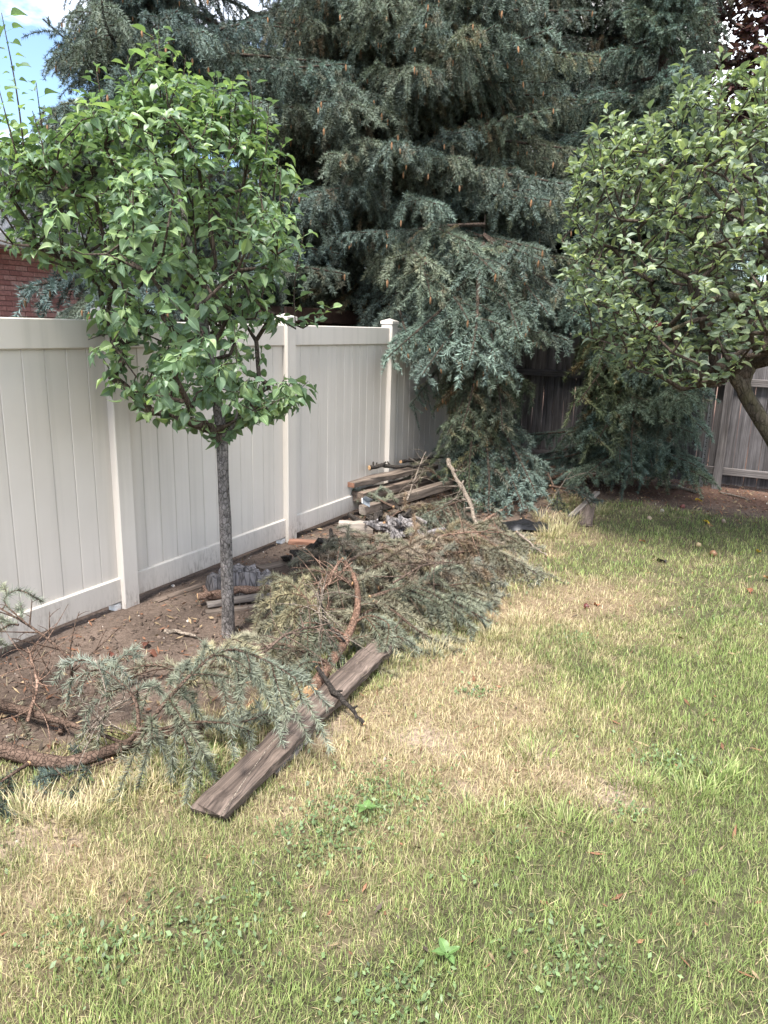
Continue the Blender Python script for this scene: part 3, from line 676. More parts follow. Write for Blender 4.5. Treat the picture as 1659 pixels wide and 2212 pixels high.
# ------------------------------------------------------------------ broad-leaved trees
def leaf_geo(L, hw, fold, curl, pet, wave, seed, edge=1.0, mid=1.55, lo=False):
    """one leaf along +X from its stalk, blade normal +Z; returns verts, quads, brightness per vertex"""
    r = np.random.default_rng(seed); t = np.array([0, .1, .25, .42, .6, .76, .9, 1.0]); t = np.array([0, .3, .68, 1.0]) if lo else t; w_ = np.interp(t, hw[0], hw[1])*L; cols = [-1, 0, 1] if lo else [-1, -.12, 0, .12, 1]; nc = len(cols)
    ph = r.random()*6; V = []; B = []
    for i, (ti, wi) in enumerate(zip(t, w_)):
        x = ti*L; z0 = -curl*L*ti**2
        for c in cols:
            y = c*wi; z = z0+abs(c)**1.2*fold*wi + (wave*L*math.sin(ti*9+ph+(2 if c > 0 else 0)) if abs(c) == 1 else 0)
            V.append((pet+x*(1-.15*curl), y, z)); B.append(mid if c == 0 else (1.0 if abs(c) < .5 else edge))
    Q = [(i*nc+j, i*nc+nc+j, i*nc+nc+1+j, i*nc+1+j) for i in range(len(t)-1) for j in range(nc-1)]
    n = len(V); pw = .0012
    V += [(0, -pw, 0), (0, pw, 0), (pet, pw, 0), (pet, -pw, 0)]; B += [1.7]*4; Q.append((n, n+1, n+2, n+3)[::-1])
    V = np.array(V); V[:n, 2] -= 0; return V, np.array(Q), np.array(B)
PEARW = ([0, .08, .25, .42, .62, .8, .92, 1], [.03, .17, .29, .32, .265, .145, .05, 0])
APPW = ([0, .08, .25, .45, .65, .82, .93, 1], [.03, .13, .24, .28, .245, .14, .05, 0])
PLUMW = ([0, .1, .3, .5, .7, .85, .95, 1], [.05, .18, .3, .33, .27, .16, .06, 0])
def framework(trunkP, trunkR, clusters, twr=.0022, pexp=.5, upcost=.8):
    """joins every leaf cluster to the nearest lower wood; returns edges with radii"""
    nodes = [p for p in trunkP]; par = [-1]+list(range(len(trunkP)-1)); nt_ = len(trunkP)
    order = np.argsort(np.linalg.norm(clusters-trunkP[nt_//3], axis=1)); cid = {}
    for c in order:
        p = clusters[c]; N = np.array(nodes); d = np.linalg.norm(N-p, axis=1); cost = d+upcost*np.maximum(0, N[:, 2]-p[2]+.04)
        j = int(np.argmin(cost)); q = N[j]; dist = d[j]; steps = max(1, int(dist/.14)); prev = j
        for k in range(1, steps+1):
            f = k/steps; m_ = q*(1-f)+p*f; m_ = m_+A(0, 0, -1)*.10*dist*math.sin(math.pi*f)*.6+(rng.normal(size=3)*.006*dist if k < steps else 0)
            nodes.append(m_); par.append(prev); prev = len(nodes)-1
        cid[c] = prev
    cnt = np.zeros(len(nodes)); 
    for v in cid.values(): cnt[v] += 1
    for i in range(len(nodes)-1, nt_-1, -1): cnt[par[i]] += cnt[i]
    return np.array(nodes), par, cnt, cid, nt_
def leafy_tree(root, clusters, trunkP, trunkR, leaf_set, mats, nper, spread, cols, seg_leaf=3, up=.35, shoots=(), bark='trunk_pear', r0=.0028, near=300, fname='foliage', droop=.0, tilt=.6, lsc=(.8, 1.15), extra_trunk=(), upc=.8):
    o0 = np.array(root.location); nodes, par, cnt, cid, nt_ = framework(trunkP, trunkR, clusters, upcost=upc)
    mb = MB(); tube(mb, trunkP-o0, trunkR, 14, rough=.07)
    for P, R in extra_trunk: tube(mb, P-o0, R, 10, rough=.07)
    mb.build('trunk', MT[bark], root)
    lb = MB()
    for i in range(nt_, len(nodes)):
        r1 = r0*max(cnt[i], 1)**.5; r2 = r0*max(cnt[par[i]], 1)**.5 if par[i] >= nt_ else r1*1.15
        tube(lb, [nodes[par[i]]-o0, nodes[i]-o0], [r2, r1], 5, (.95, .92, .9), cap=False)
    pos, dirs = [], []
    ctr = clusters.mean(0)
    for c, k in cid.items():
        p = nodes[k]; q = nodes[par[k]]; ax = nrm(p-q); n = rng.poisson(nper)+2; ph = rng.random()*6.28
        for j in range(n):
            a = ph+j*2.4; outv = A(math.cos(a), math.sin(a), 0); f = rng.random()**1.6*.9
            pos.append(p*(1-f*.6)+q*f*.6+rng.normal(size=3)*.006); dirs.append(nrm(outv+A(0, 0, up+.45*rng.normal()) + nrm(p-ctr)*.45))
    for P in shoots:
        P = np.asarray(P); j0 = int(np.argmin(np.linalg.norm(nodes-P[0], axis=1))); P = np.vstack([nodes[j0], P[1:]]); tube(lb, P-o0, np.linspace(.006, .002, len(P)), 5, (.8, .78, .74))
        L = np.linalg.norm(np.diff(P, axis=0), axis=1).sum(); n = int(L/.026); ph = rng.random()*6
        for j in range(n):
            f = .12+.88*j/n; x = f*(len(P)-1); i = min(int(x), len(P)-2); p = P[i]*(1-(x-i))+P[i+1]*(x-i); a = ph+j*2.4
            pos.append(p); dirs.append(nrm(A(math.cos(a), math.sin(a), .55+.5*f+.2*rng.normal())))
    lo = lb.build('limbs', MT['twig'], root); lo['kind'] = 'stuff'
    pos, dirs = np.array(pos), np.array(dirs); n = len(pos)
    # frames: X = leaf direction, Z = blade normal leaning to the sky and outwards
    nr = nrm(A(0, 0, 1)+nrm(pos-ctr)*tilt+rng.normal(size=(n, 3))*.33); X = nrm(dirs-A(0, 0, droop)); Z = nrm(nr-X*(nr*X).sum(1, keepdims=True)); Y = np.cross(Z, X)
    sc = rng.uniform(*lsc, n); ty = rng.integers(len(leaf_set), size=n)
    h = rng.random(n); hs = sm(.25, 1, (pos[:, 2]-pos[:, 2].min())/(np.ptp(pos[:, 2])+1e-6))
    ci = np.minimum((h**1.0*len(cols)).astype(int), len(cols)-1)
    dist = np.linalg.norm(pos-CAMP, axis=1)
    first = set(np.argsort(dist)[:near].tolist()) if near else set()
    big = MB(); cache = {}
    for t_, (V, Q, B) in enumerate(leaf_set):
        sel = np.array([i for i in np.where(ty == t_)[0] if i not in first], int)
        if len(sel) == 0: continue
        W = pos[sel][:, None]-o0 + sc[sel][:, None, None]*(V[None, :, 0:1]*X[sel][:, None]+V[None, :, 1:2]*Y[sel][:, None]+V[None, :, 2:3]*Z[sel][:, None])
        CC = np.array(cols)[ci[sel]][:, None]*B[None, :, None]*(1+.16*rng.normal(size=(len(sel), 1, 1))).clip(.5, 1.6)
        QQ = Q[None]+(np.arange(len(sel))*len(V))[:, None, None]
        big.add(W.reshape(-1, 3), Q=QQ.reshape(-1, 4), C=CC.reshape(-1, 3).clip(0, 1))
    if big.v: f = big.build(fname, MT[mats], root); f['kind'] = 'stuff'
    for i in first:
        key = (ty[i], ci[i])
        if key not in cache:
            V, Q, B = leaf_set[ty[i]]; m_ = MB(); m_.add(V, Q=Q, C=(np.array(cols[ci[i]])[None]*B[:, None]).clip(0, 1)); cache[key] = m_.mesh('leaf', MT[mats])
        o = link('leaf', cache[key], root); M = Matrix.Identity(4)
        for r in range(3): M[r][0], M[r][1], M[r][2], M[r][3] = X[i][r], Y[i][r], Z[i][r], pos[i][r]-o0[r]
        o.matrix_basis = M @ Matrix.Scale(float(sc[i]), 4); g_ = 1+.14*rng.normal(); o.color = (g_, g_, g_, 1)
    return n
def in_poly(px, py, poly):
    r = np.zeros(len(px), bool); j = len(poly)-1
    for i in range(len(poly)):
        xi, yi = poly[i]; xj, yj = poly[j]
        r ^= ((yi > py) != (yj > py)) & (px < (xj-xi)*(py-yi)/(yj-yi+1e-9)+xi); j = i
    return r
def poly_dist(px, py, poly):
    d = np.full(len(px), 1e9); P = np.array(poly, float)
    for a, b in zip(P, np.roll(P, -1, 0)):
        ab = b-a; t = np.clip(((px-a[0])*ab[0]+(py-a[1])*ab[1])/(ab@ab), 0, 1); d = np.minimum(d, np.hypot(px-a[0]-t*ab[0], py-a[1]-t*ab[1]))
    return d
def crown_points(poly, Y, depth, n, mind, full=180., bias=0.0):
    """points spread through a crown: outline seen from the front, rounded in depth"""
    P = np.array(poly); out_ = []; tries = 0
    while len(out_) < n and tries < 60:
        px = rng.uniform(P[:, 0].min(), P[:, 0].max(), 400); py = rng.uniform(P[:, 1].min(), P[:, 1].max(), 400); ok = in_poly(px, py, poly); px, py = px[ok], py[ok]
        dd = np.sqrt(np.clip(poly_dist(px, py, poly)/full, .02, 1)); dy = (rng.uniform(-1, 1, len(px)))*depth*dd+bias
        for a, b, c in zip(px, py, dy):
            q = at(a, b, Y)+A(0, c, 0)
            if not out_ or np.min(np.linalg.norm(np.array(out_)-q, axis=1)) > mind: out_.append(q)
            if len(out_) >= n: break
        tries += 1
    return np.array(out_)
# --- young pear tree by the fence
def pear():
    b = G(493, 1372); Y = b[1]
    root = thing('pear_tree', 'young ornamental pear tree with slim grey trunk and glossy green leaves', 'tree', tuple(b))
    tp = [b-A(0, 0, .05), at(492, 1300, Y), at(487, 1150, Y), at(481, 1000, Y), at(478, 930, Y), at(458, 800, Y), at(430, 640, Y), at(400, 480, Y), at(368, 330, Y), at(352, 190, Y)]
    P = curve(tp, 30); R = np.interp(np.linspace(0, 1, 30), [0, .04, .1, .45, .6, .8, 1], [.05, .042, .037, .031, .024, .013, .006])
    poly = [(-60, 350), (30, 290), (110, 300), (215, 235), (290, 190), (360, 140), (430, 180), (520, 215), (585, 300), (628, 360), (668, 430), (690, 520), (665, 610), (690, 670), (672, 740), (668, 820), (640, 880), (560, 905), (480, 935), (400, 910), (330, 905), (265, 850), (225, 790), (175, 745), (130, 690), (60, 600), (10, 520), (-60, 470)]
    cl = crown_points(poly, Y, .72, 960, .052, 170); gap_ = fbm(cl[:, 0]*3.1+cl[:, 1]*1.3, cl[:, 2]*2.2+cl[:, 1]*2.0, 44, 3); keep_ = (gap_ > .43+.2*sm(-1.0, -2.1, cl[:, 0])) | (cl[:, 2] < 1.55); cl = cl[keep_]; lf = crown_points([(-90, 300), (20, 230), (110, 270), (150, 420), (90, 560), (-20, 540), (-100, 480)], Y, .4, 26, .08, 80); cl = np.vstack([cl, lf])
    sh = []
    for tip, st in (((350, 62), (362, 330)), ((18, 40), (75, 420)), ((285, 130), (310, 330)), ((462, 150), (470, 340)), ((545, 172), (520, 380)), ((225, 215), (260, 380)), ((585, 235), (560, 420)), ((120, 270), (150, 420)), ((655, 500), (640, 745)), ((715, 660), (640, 715)), ((170, 735), (240, 720)), ((415, 165), (420, 320)), ((310, 95), (325, 300)), ((395, 110), (385, 300)), ((505, 175), (495, 330)), ((330, 75), (350, 260)), ((250, 175), (280, 350)), ((565, 205), (550, 360)), ((615, 300), (590, 450)), ((40, 210), (90, 400)), ((175, 255), (200, 400)), ((0, 300), (60, 450)), ((640, 380), (615, 500)), ((80, 180), (110, 380)), ((440, 130), (440, 300)), ((345, 80), (375, 420)), ((300, 170), (330, 480)), ((480, 220), (470, 560)), ((540, 330), (500, 640)), ((220, 330), (290, 600)), ((400, 260), (420, 600)), ((150, 420), (240, 650)), ((600, 480), (540, 720))):
        d = rng.normal()*.12; p0, p1 = at(*st, Y)+A(0, d, 0), at(*tip, Y)+A(0, d, 0); m = (p0+p1)/2+rng.normal(size=3)*.02
        sh.append(curve([p0, m, p1], 8))
    ls = [leaf_geo(.042+.005*i, PEARW, .6, .12+.2*(i % 4), .034, .035, i) for i in range(6)]
    cols = [(.100, .160, .085), (.125, .195, .098), (.155, .230, .108), (.118, .180, .108), (.20, .275, .125)]
    # a loop of low branch leaves the trunk just under the crown
    ex = [(curve([at(482, 940, Y), at(500, 925, Y-.03), at(513, 895, Y-.05), at(512, 860, Y-.05)], 8), np.linspace(.013, .007, 8))]
    n = leafy_tree(root, cl, P, R, ls, 'leaf', 7.0, .1, cols, up=.15, lsc=(.6, 1.35), upc=2.2, shoots=sh, droop=.45, tilt=1.0, r0=.0018, extra_trunk=ex)
    return n
pear()
# --- apple tree reaching in from the right
def apple():
    Y = 6.3; b = G(1745, 1172); Y = b[1]; b = A(b[0], Y, 0)
    root = thing('apple_tree', 'old apple tree with leaning bare trunk and pruned stub', 'tree', tuple(b))
    tp = [b-A(0, 0, .05), at(1735, 1080, Y), at(1690, 980, Y), at(1640, 900, Y), at(1605, 830, Y), at(1640, 760, Y+.02), at(1665, 690, Y), at(1660, 560, Y), at(1640, 430, Y), at(1620, 330, Y)]
    P = curve(tp, 30); R = np.interp(np.linspace(0, 1, 30), [0, .1, .3, .45, .55, .75, 1], [.11, .08, .072, .06, .052, .03, .012])
    poly = [(1195, 520), (1215, 440), (1230, 330), (1275, 290), (1350, 320), (1400, 250), (1470, 210), (1560, 200), (1640, 150), (1760, 160), (1900, 260), (2000, 480), (1980, 700), (1860, 790), (1700, 770), (1640, 760), (1590, 770), (1500, 830), (1420, 835), (1340, 800), (1280, 770), (1220, 700), (1200, 620)]
    cl = crown_points(poly, Y, 1.35, 1500, .075, 190, -.35); gap_ = fbm(cl[:, 0]*2.3+cl[:, 1]*1.1, cl[:, 2]*2.3+cl[:, 1]*1.7, 45, 3); cl = cl[gap_ > .30]
    sh = []
    for tip, st in (((1272, 255), (1290, 430)), ((1440, 150), (1430, 360)), ((1655, 118), (1640, 300)), ((1225, 330), (1250, 480)), ((1330, 300), (1340, 430)), ((1530, 180), (1520, 330)), ((1190, 500), (1260, 560)), ((1590, 190), (1580, 330)), ((1385, 250), (1390, 400)), ((1560, 600), (1590, 720)), ((1480, 230), (1470, 350)), ((1205, 640), (1270, 660)), ((1300, 270), (1310, 430)), ((1360, 290), (1370, 420)), ((1500, 160), (1500, 330)), ((1620, 150), (1600, 330)), ((1250, 400), (1290, 520)), ((1560, 230), (1560, 380)), ((1620, 560), (1600, 700))):
        d = -.5+rng.normal()*.3; p0, p1 = at(*st, Y)+A(0, d, 0), at(*tip, Y)+A(0, d, 0); sh.append(curve([p0, (p0+p1)/2+rng.normal(size=3)*.03, p1], 8))
    ls = [leaf_geo(.05+.006*i, APPW, .6, .10+.14*(i % 4), .018, .03, 50+i, edge=1.1, mid=1.45) for i in range(6)]
    cols = [(.115, .155, .10), (.145, .19, .12), (.175, .22, .135), (.165, .205, .15), (.205, .255, .155), (.27, .32, .16)]
    stub = curve([at(1612, 850, Y), at(1588, 815, Y-.03), at(1574, 792, Y-.05)], 6)
    low = curve([at(1640, 760, Y), at(1560, 690, Y-.2), at(1480, 700, Y-.4), at(1420, 730, Y-.5)], 8)
    mid_ = curve([at(1655, 700, Y), at(1590, 640, Y-.3), at(1500, 660, Y-.5)], 8)
    ex = [(stub, np.linspace(.06, .05, 6)), (low, np.linspace(.032, .012, 8)), (mid_, np.linspace(.036, .028, 8))]
    leafy_tree(root, cl, P, R, ls, 'leaf', 4.6, .1, cols, up=.75, shoots=sh, droop=.02, tilt=.6, r0=.0023, bark='trunk_apple', extra_trunk=ex, lsc=(.8, 1.25))
    o0 = b
    mb = MB(); d = nrm(stub[-1]-stub[-2]); tube(mb, [stub[-1]-o0+d*.002, stub[-1]-o0+d*.012], [.046, .04], 12, m=0, rough=.08); mb.build('pruned_end', MT['cutend'], root)
    mb = MB(); d = nrm(mid_[-1]-mid_[-2]); tube(mb, [mid_[-1]-o0, mid_[-1]-o0+d*.012], [.028, .026], 12, rough=.05); mb.build('pruned_end', MT['cutend'], root)
    mb = MB(); c = at(1420, 700, Y-.75)-o0
    u = np.linspace(0, math.pi, 9); v = np.arange(12)/12*2*math.pi; r_ = .033
    V = np.array([[c[0]+r_*math.sin(a)*math.cos(q), c[1]+r_*math.sin(a)*math.sin(q), c[2]+r_*.95*math.cos(a)-.012*math.exp(-(a/.5)**2)] for a in u for q in v])
    mb.add(V, Q=[(i*12+j, i*12+12+j, i*12+12+(j+1) % 12, i*12+(j+1) % 12) for i in range(8) for j in range(12)], C=(.17, .035, .035)); mb.build('apple', MT['apple'], root)
apple()
# --- purple plum beyond the fences
def plum():
    b = A(6.7, 13.4, 0); Y = b[1]
    root = thing('plum_tree', 'purple-leaved plum tree behind the apple tree and board fence', 'tree', tuple(b))
    P = curve([b, b+A(0, 0, 2), b+A(-.2, 0, 4), b+A(-.1, 0, 6.5)], 16); R = np.linspace(.14, .03, 16)
    poly = [(1480, -120), (1500, 60), (1490, 180), (1530, 270), (1600, 300), (1700, 330), (1850, 300), (1960, 160), (1900, -200), (1700, -330), (1550, -280)]
    cl = crown_points(poly, Y, 1.5, 1200, .11, 150)
    ls = [leaf_geo(.12, PLUMW, .4, .15, .02, .03, 80+i, lo=True) for i in range(3)]
    leafy_tree(root, cl, P, R, ls, 'leaf', 8, .15, [(.045, .022, .030), (.065, .030, .036), (.085, .045, .040)], up=.1, near=0, bark='trunk_spruce', r0=.004)
plum()
# --- sunlit neighbour's shrubs beyond the spruces
def shrub(px, Y, wpx, ztop, label, cols):
    b = at(px, 700, Y); b[2] = 0; root = thing('garden_shrub', label, 'shrub', tuple(b), 0, 'shrubs in the next garden')
    n = 170; q = rng.normal(size=(n, 3))*A(.45, .4, 0); q[:, 2] = rng.uniform(.3, ztop, n); cl = b+q*A(wpx/60, 1, 1)
    P = curve([b, b+A(0, 0, ztop*.3), b+A(.03, 0, ztop*.7)], 8)
    leafy_tree(root, cl, P, np.linspace(.05, .015, 8), [leaf_geo(.085, PEARW, .3, .15, .02, .02, 90, lo=True)], 'leaf', 7, .1, cols, near=0, bark='trunk_spruce')
YG = [(.16, .24, .04), (.22, .30, .05), (.12, .20, .04)]
shrub(800, 17, 90, 2.9, 'bright yellow-green shrub glimpsed beside the thick spruce trunk', YG)
shrub(560, 18, 80, 2.7, 'yellow-green shrub glimpsed above the brown shed', YG)

# ------------------------------------------------------------------ cut boughs and debris
def bough(name, label, pts, r0, limbmat='limb', n=16, cat='branch', group=None, extra=(), cutend=True, **kw):
    """a cut spruce bough lying about: limb + needles as two parts; extra = further axes of the same bough (pts, r0, overrides)"""
    pts = np.asarray(pts, float); o0 = A(pts[0][0], pts[0][1], 0); root = thing(name, label, cat, tuple(o0), 0, group)
    wood = MB(); nd = MB()
    class Split:                                         # sends needles (m=0) and wood (m=1) to their own meshes
        def add(s, V, T=None, Q=None, C=(1, 1, 1), m=0): (wood if m else nd).add(V, T, Q, C, 0)
    for q, r, ov in [(pts, r0, {})]+list(extra):
        k = dict(dens=1050, nl=.033, nw=.0036, gap=.08, gap3=.075, l2=.38, l3=.14, weep=.5, tipblue=.45, floor=0.0, droop2=.35, mess=.35); k.update(kw); k.update(ov)
        P = curve(np.asarray(q, float)-o0, n); bough_geo(Split(), P, r, **k)
    wood.build('limb', MT[limbmat], root)
    f = nd.build('needles', MT['needle'], root, smooth=False); f['kind'] = 'stuff'
    if cutend:
        P = curve(pts-o0, n); d = nrm(P[0]-P[1]); mb = MB(); rr = r0+.0015; tube(mb, [P[0]+d*.001, P[0]+d*.008], [rr*.99, rr*.93], 10, rough=.05); mb.build('cut_end', MT['cutend'], root)
    return root
def stick(name, label, pts, r, mat, n=12, knobs=0, cat='stick', group=None, ends=True, taper=.6, twigs=0):
    P = curve(np.asarray(pts, float), n); o0 = A(P[0][0], P[0][1], 0); root = thing(name, label, cat, tuple(o0), 0, group); P = P-o0
    P = P+np.array([rng.normal(size=3)*r*.25 for _ in P]); mb = MB()
    rr = r*(1-(1-taper)*np.linspace(0, 1, n))*(1+.12*rng.normal(size=n)); tube(mb, P, rr, 9, rough=.10)
    for _ in range(knobs):
        i = rng.integers(1, n-1); d = nrm(rng.normal(size=3)+A(0, 0, .3)); tube(mb, [P[i], P[i]+d*(r*2+.03*rng.random())], [r*.6, r*.35], 6, rough=.1)
    for _ in range(twigs):
        i = rng.integers(2, n-1); d = nrm(rng.normal(size=3)+A(0, 0, .5)); tube(mb, bent(P[i], d, .08+.22*rng.random(), .2, 7, .35, 0.0), np.linspace(.0035, .0012, 7), 4)
    mb.build('stem', MT[mat], root)
    if ends:
        for a, b in ((0, 1), (n-1, n-2)):
            d = nrm(P[a]-P[b]); e = MB(); tube(e, [P[a]+d*.001, P[a]+d*.006], [rr[a]*.97, rr[a]*.9], 9, rough=.06); e.build('broken_end', MT['cutend'], root)
    return root
def g3(px, py, z=0.0): return G(px, py, z)
ALIVE = (A(.165, .185, .135), A(.23, .225, .14), A(.31, .35, .295)); FADED = (A(.20, .19, .13), A(.265, .235, .155), A(.30, .31, .245)); DEADP = (A(.20, .16, .12), A(.27, .215, .15), A(.32, .28, .21)); GOLD = (A(.26, .235, .14), A(.36, .29, .155), A(.34, .34, .24))
BG = 'cut spruce boughs on the brush pile'
# long limb lying beside the plank, and the fork that joins it
bough('long_spruce_limb', 'long bare spruce limb lying on the soil beside the dark plank', [g3(-90, 1600, .06), g3(0, 1618, .05), g3(140, 1650, .045), g3(290, 1603, .045), g3(440, 1568, .045), g3(560, 1545, .04), g3(665, 1500, .05)], .042, pal=FADED, s0=.05, gap=.16, l2=.24, l3=.10, bare=.55, axisneedle=.02, dens=700)
bough('forked_spruce_limb', 'spruce limb rising to a drooping blue-green spray above the bare limb', [g3(-90, 1505, .07), g3(0, 1522, .08), g3(110, 1552, .09), g3(200, 1580, .09), g3(285, 1612, .06)], .030, pal=FADED, s0=.1, gap=.15, l2=.22, l3=.1, bare=.5, axisneedle=.02, dens=700, extra=[
    ([g3(275, 1605, .06), g3(330, 1550, .22), g3(400, 1470, .38), g3(480, 1405, .47), g3(560, 1420, .46), g3(655, 1475, .36)], .012, dict(l2=.30, l3=.17, gap=.06, gap3=.065, weep=.8, droop2=.5, pal=ALIVE, bare=0, axisneedle=.7, dens=1050, s0=.2)),
    ([g3(300, 1590, .12), g3(290, 1510, .26), g3(230, 1450, .33), g3(170, 1418, .33)], .009, dict(l2=.24, l3=.14, gap=.07, gap3=.07, weep=.7, droop2=.4, pal=ALIVE, bare=0, axisneedle=.6, tipblue=.9, s0=.3)),
    ([g3(370, 1540, .16), g3(400, 1480, .28), g3(450, 1440, .33), g3(505, 1375, .36)], .009, dict(l2=.26, l3=.15, gap=.07, gap3=.07, weep=.6, droop2=.35, pal=GOLD, bare=0, axisneedle=.7, s0=.2, tipblue=.3)),
    ([g3(330, 1580, .1), g3(420, 1560, .16), g3(520, 1560, .14), g3(600, 1530, .1)], .008, dict(l2=.22, l3=.13, gap=.08, gap3=.075, weep=.5, pal=ALIVE, bare=0, axisneedle=.6, s0=.2))])
bough('dead_spruce_twig', 'dead twiggy spruce branch with pale bare twigs and one green tip', [g3(130, 1585, .03), g3(150, 1480, .15), g3(150, 1430, .28), g3(90, 1370, .38), g3(-40, 1290, .5)], .011, pal=DEADP, s0=.1, gap=.07, l2=.30, l3=.12, bare=.97, axisneedle=0, weep=.0, droop2=.05, dens=600, extra=[
    ([g3(60, 1350, .42), g3(10, 1300, .5), g3(40, 1275, .53), g3(92, 1300, .49)], .004, dict(l2=.05, l3=.05, gap=.2, pal=ALIVE, bare=0, axisneedle=.8, dens=1100, tipblue=.3)),
    ([g3(40, 1350, .42), g3(20, 1350, .42), g3(-20, 1380, .4), g3(-40, 1430, .36)], .004, dict(l2=.1, l3=.06, gap=.1, pal=ALIVE, bare=0, axisneedle=.9, dens=1100, tipblue=.2))], cutend=False)
bough('shaded_spruce_bough', 'dark green bough under the bare limb at the soil edge', [g3(60, 1650, .05), g3(0, 1690, .05), g3(-60, 1730, .05)], .008, pal=(GREEN, GREEN, BLUE*.8), l2=.3, l3=.13, gap=.05)
bough('shaded_spruce_bough', 'flat green sprig trapped under the limb near its fork', [g3(240, 1640, .03), g3(180, 1660, .03), g3(100, 1680, .03)], .006, pal=(GREEN, GREEN, BLUE*.8), l2=.2, l3=.1, gap=.05)
# arched, reddish cut limb with its boughs
bough('arched_spruce_limb', 'thick arched reddish spruce limb rising from the plank into the pile', [g3(672, 1497, .045), g3(705, 1445, .06), g3(745, 1385, .12), g3(770, 1325, .2), g3(772, 1275, .28), g3(760, 1235, .33), g3(735, 1200, .36)], .042, 'cutlimb', pal=FADED, s0=.35, gap=.09, l2=.4, l3=.16, bare=.25, axisneedle=.1, weep=.8, extra=[
    ([g3(740, 1390, .12), g3(690, 1330, .25), g3(640, 1270, .36), g3(590, 1240, .38)], .009, dict(l2=.34, l3=.2, gap=.065, gap3=.075, weep=1.0, droop2=.6, pal=GOLD, bare=0, axisneedle=.7, s0=.25)),
    ([g3(750, 1375, .13), g3(700, 1350, .22), g3(650, 1350, .24), g3(600, 1400, .12)], .008, dict(l2=.3, l3=.16, gap=.07, weep=.8, droop2=.5, pal=ALIVE, bare=0, axisneedle=.7, s0=.2)),
    ([g3(765, 1345, .17), g3(800, 1330, .22), g3(840, 1350, .18), g3(850, 1400, .06)], .007, dict(l2=.26, l3=.14, gap=.07, weep=.6, pal=ALIVE, bare=0, axisneedle=.7, s0=.2)),
    ([g3(715, 1440, .07), g3(680, 1430, .12), g3(640, 1440, .10), g3(610, 1470, .04)], .007, dict(l2=.24, l3=.13, gap=.07, weep=.6, pal=ALIVE, bare=0, axisneedle=.7, s0=.2))])
# boughs of the brush pile
PILE = [
 ('blue-green bough draped over the right edge of the pile onto straw', [(800, 1290, .25), (880, 1270, .28), (960, 1290, .22), (1060, 1345, .10)], ALIVE, .5, {}),
 ('olive bough hanging to the grass below the pile', [(810, 1300, .22), (850, 1320, .2), (900, 1360, .13), (960, 1395, .03)], FADED, .45, {}),
 ('long bough ending in a pale curled tip on the lawn', [(900, 1180, .2), (1000, 1180, .24), (1090, 1200, .2), (1175, 1250, .06)], FADED, .5, dict(tipblue=.8)),
 ('brown faded bough lying across the middle of the pile', [(720, 1260, .28), (830, 1225, .32), (950, 1215, .3), (1060, 1240, .2)], DEADP, .5, dict(dead=.4)),
 ('rusty dead bough heaped at the back of the pile', [(850, 1200, .25), (920, 1170, .3), (1000, 1165, .28), (1090, 1175, .15)], DEADP, .48, dict(dead=.6)),
 ('green bough humped at the left end of the pile', [(860, 1260, .2), (800, 1200, .3), (740, 1175, .3), (650, 1200, .12)], FADED, .42, dict(tipblue=.4)),
 ('golden yellow bough drooping beside the stump', [(760, 1260, .35), (700, 1235, .42), (640, 1240, .38), (590, 1275, .22)], GOLD, .4, dict(weep=1.2, droop2=.7)),
 ('dull green bough under the middle of the pile', [(760, 1340, .12), (850, 1300, .16), (960, 1290, .12), (1040, 1290, .05)], FADED, .42, {}),
 ('pale blue bough lying flat beside the arched limb', [(770, 1330, .1), (820, 1350, .12), (880, 1390, .08), (900, 1420, .02)], ALIVE, .34, dict(tipblue=.9)),
 ('grey-green bough tangled behind the arched limb', [(700, 1350, .1), (720, 1290, .25), (780, 1240, .3), (850, 1230, .2)], FADED, .42, dict(bare=.2)),
 ('brown bough fallen towards the cream fence', [(820, 1250, .2), (740, 1240, .22), (660, 1265, .12), (600, 1300, .05)], DEADP, .38, dict(dead=.3)),
 ('fresh teal bough at the foot of the weeping spruce', [(1000, 1080, .2), (960, 1095, .22), (910, 1120, .15), (880, 1140, .05)], ALIVE, .4, dict(tipblue=.9)),
 ('small teal bough between the timbers', [(850, 1095, .22), (820, 1080, .26), (800, 1065, .26), (780, 1060, .22)], ALIVE, .22, dict(tipblue=.9)),
 ('olive bough heaped behind the leaning stick', [(960, 1040, .3), (920, 1010, .45), (890, 1000, .4), (850, 1015, .3)], FADED, .4, dict(bare=.2)),
 ('dark bough heaped under the weeping spruce', [(1200, 1060, .2), (1180, 1020, .35), (1150, 1030, .3), (1120, 1060, .15)], (GREEN, GREEN, BLUE*.7), .45, {}),
 ('dark spreading bough lying under the board fence spruce', [(1190, 1050, .25), (1240, 1060, .25), (1290, 1085, .12)], (GREEN, OLIVE*.8, BLUE*.6), .4, {}),
 ('brown twiggy bough fallen between timbers and pile', [(830, 1130, .15), (870, 1100, .2), (910, 1090, .2), (960, 1110, .1)], DEADP, .4, dict(bare=.5, dead=.5)),
 ('faded bough spread on the soil by the black plastic', [(980, 1150, .12), (1040, 1140, .14), (1100, 1160, .08), (1140, 1190, .03)], FADED, .4, dict(bare=.2)),
 ('grey bough trailing from the pile to the leaning stick', [(860, 1280, .15), (930, 1240, .22), (1000, 1230, .2), (1090, 1265, .06)], (A(.17, .17, .13), A(.24, .21, .15), A(.3, .33, .28)), .45, dict(bare=.1))]
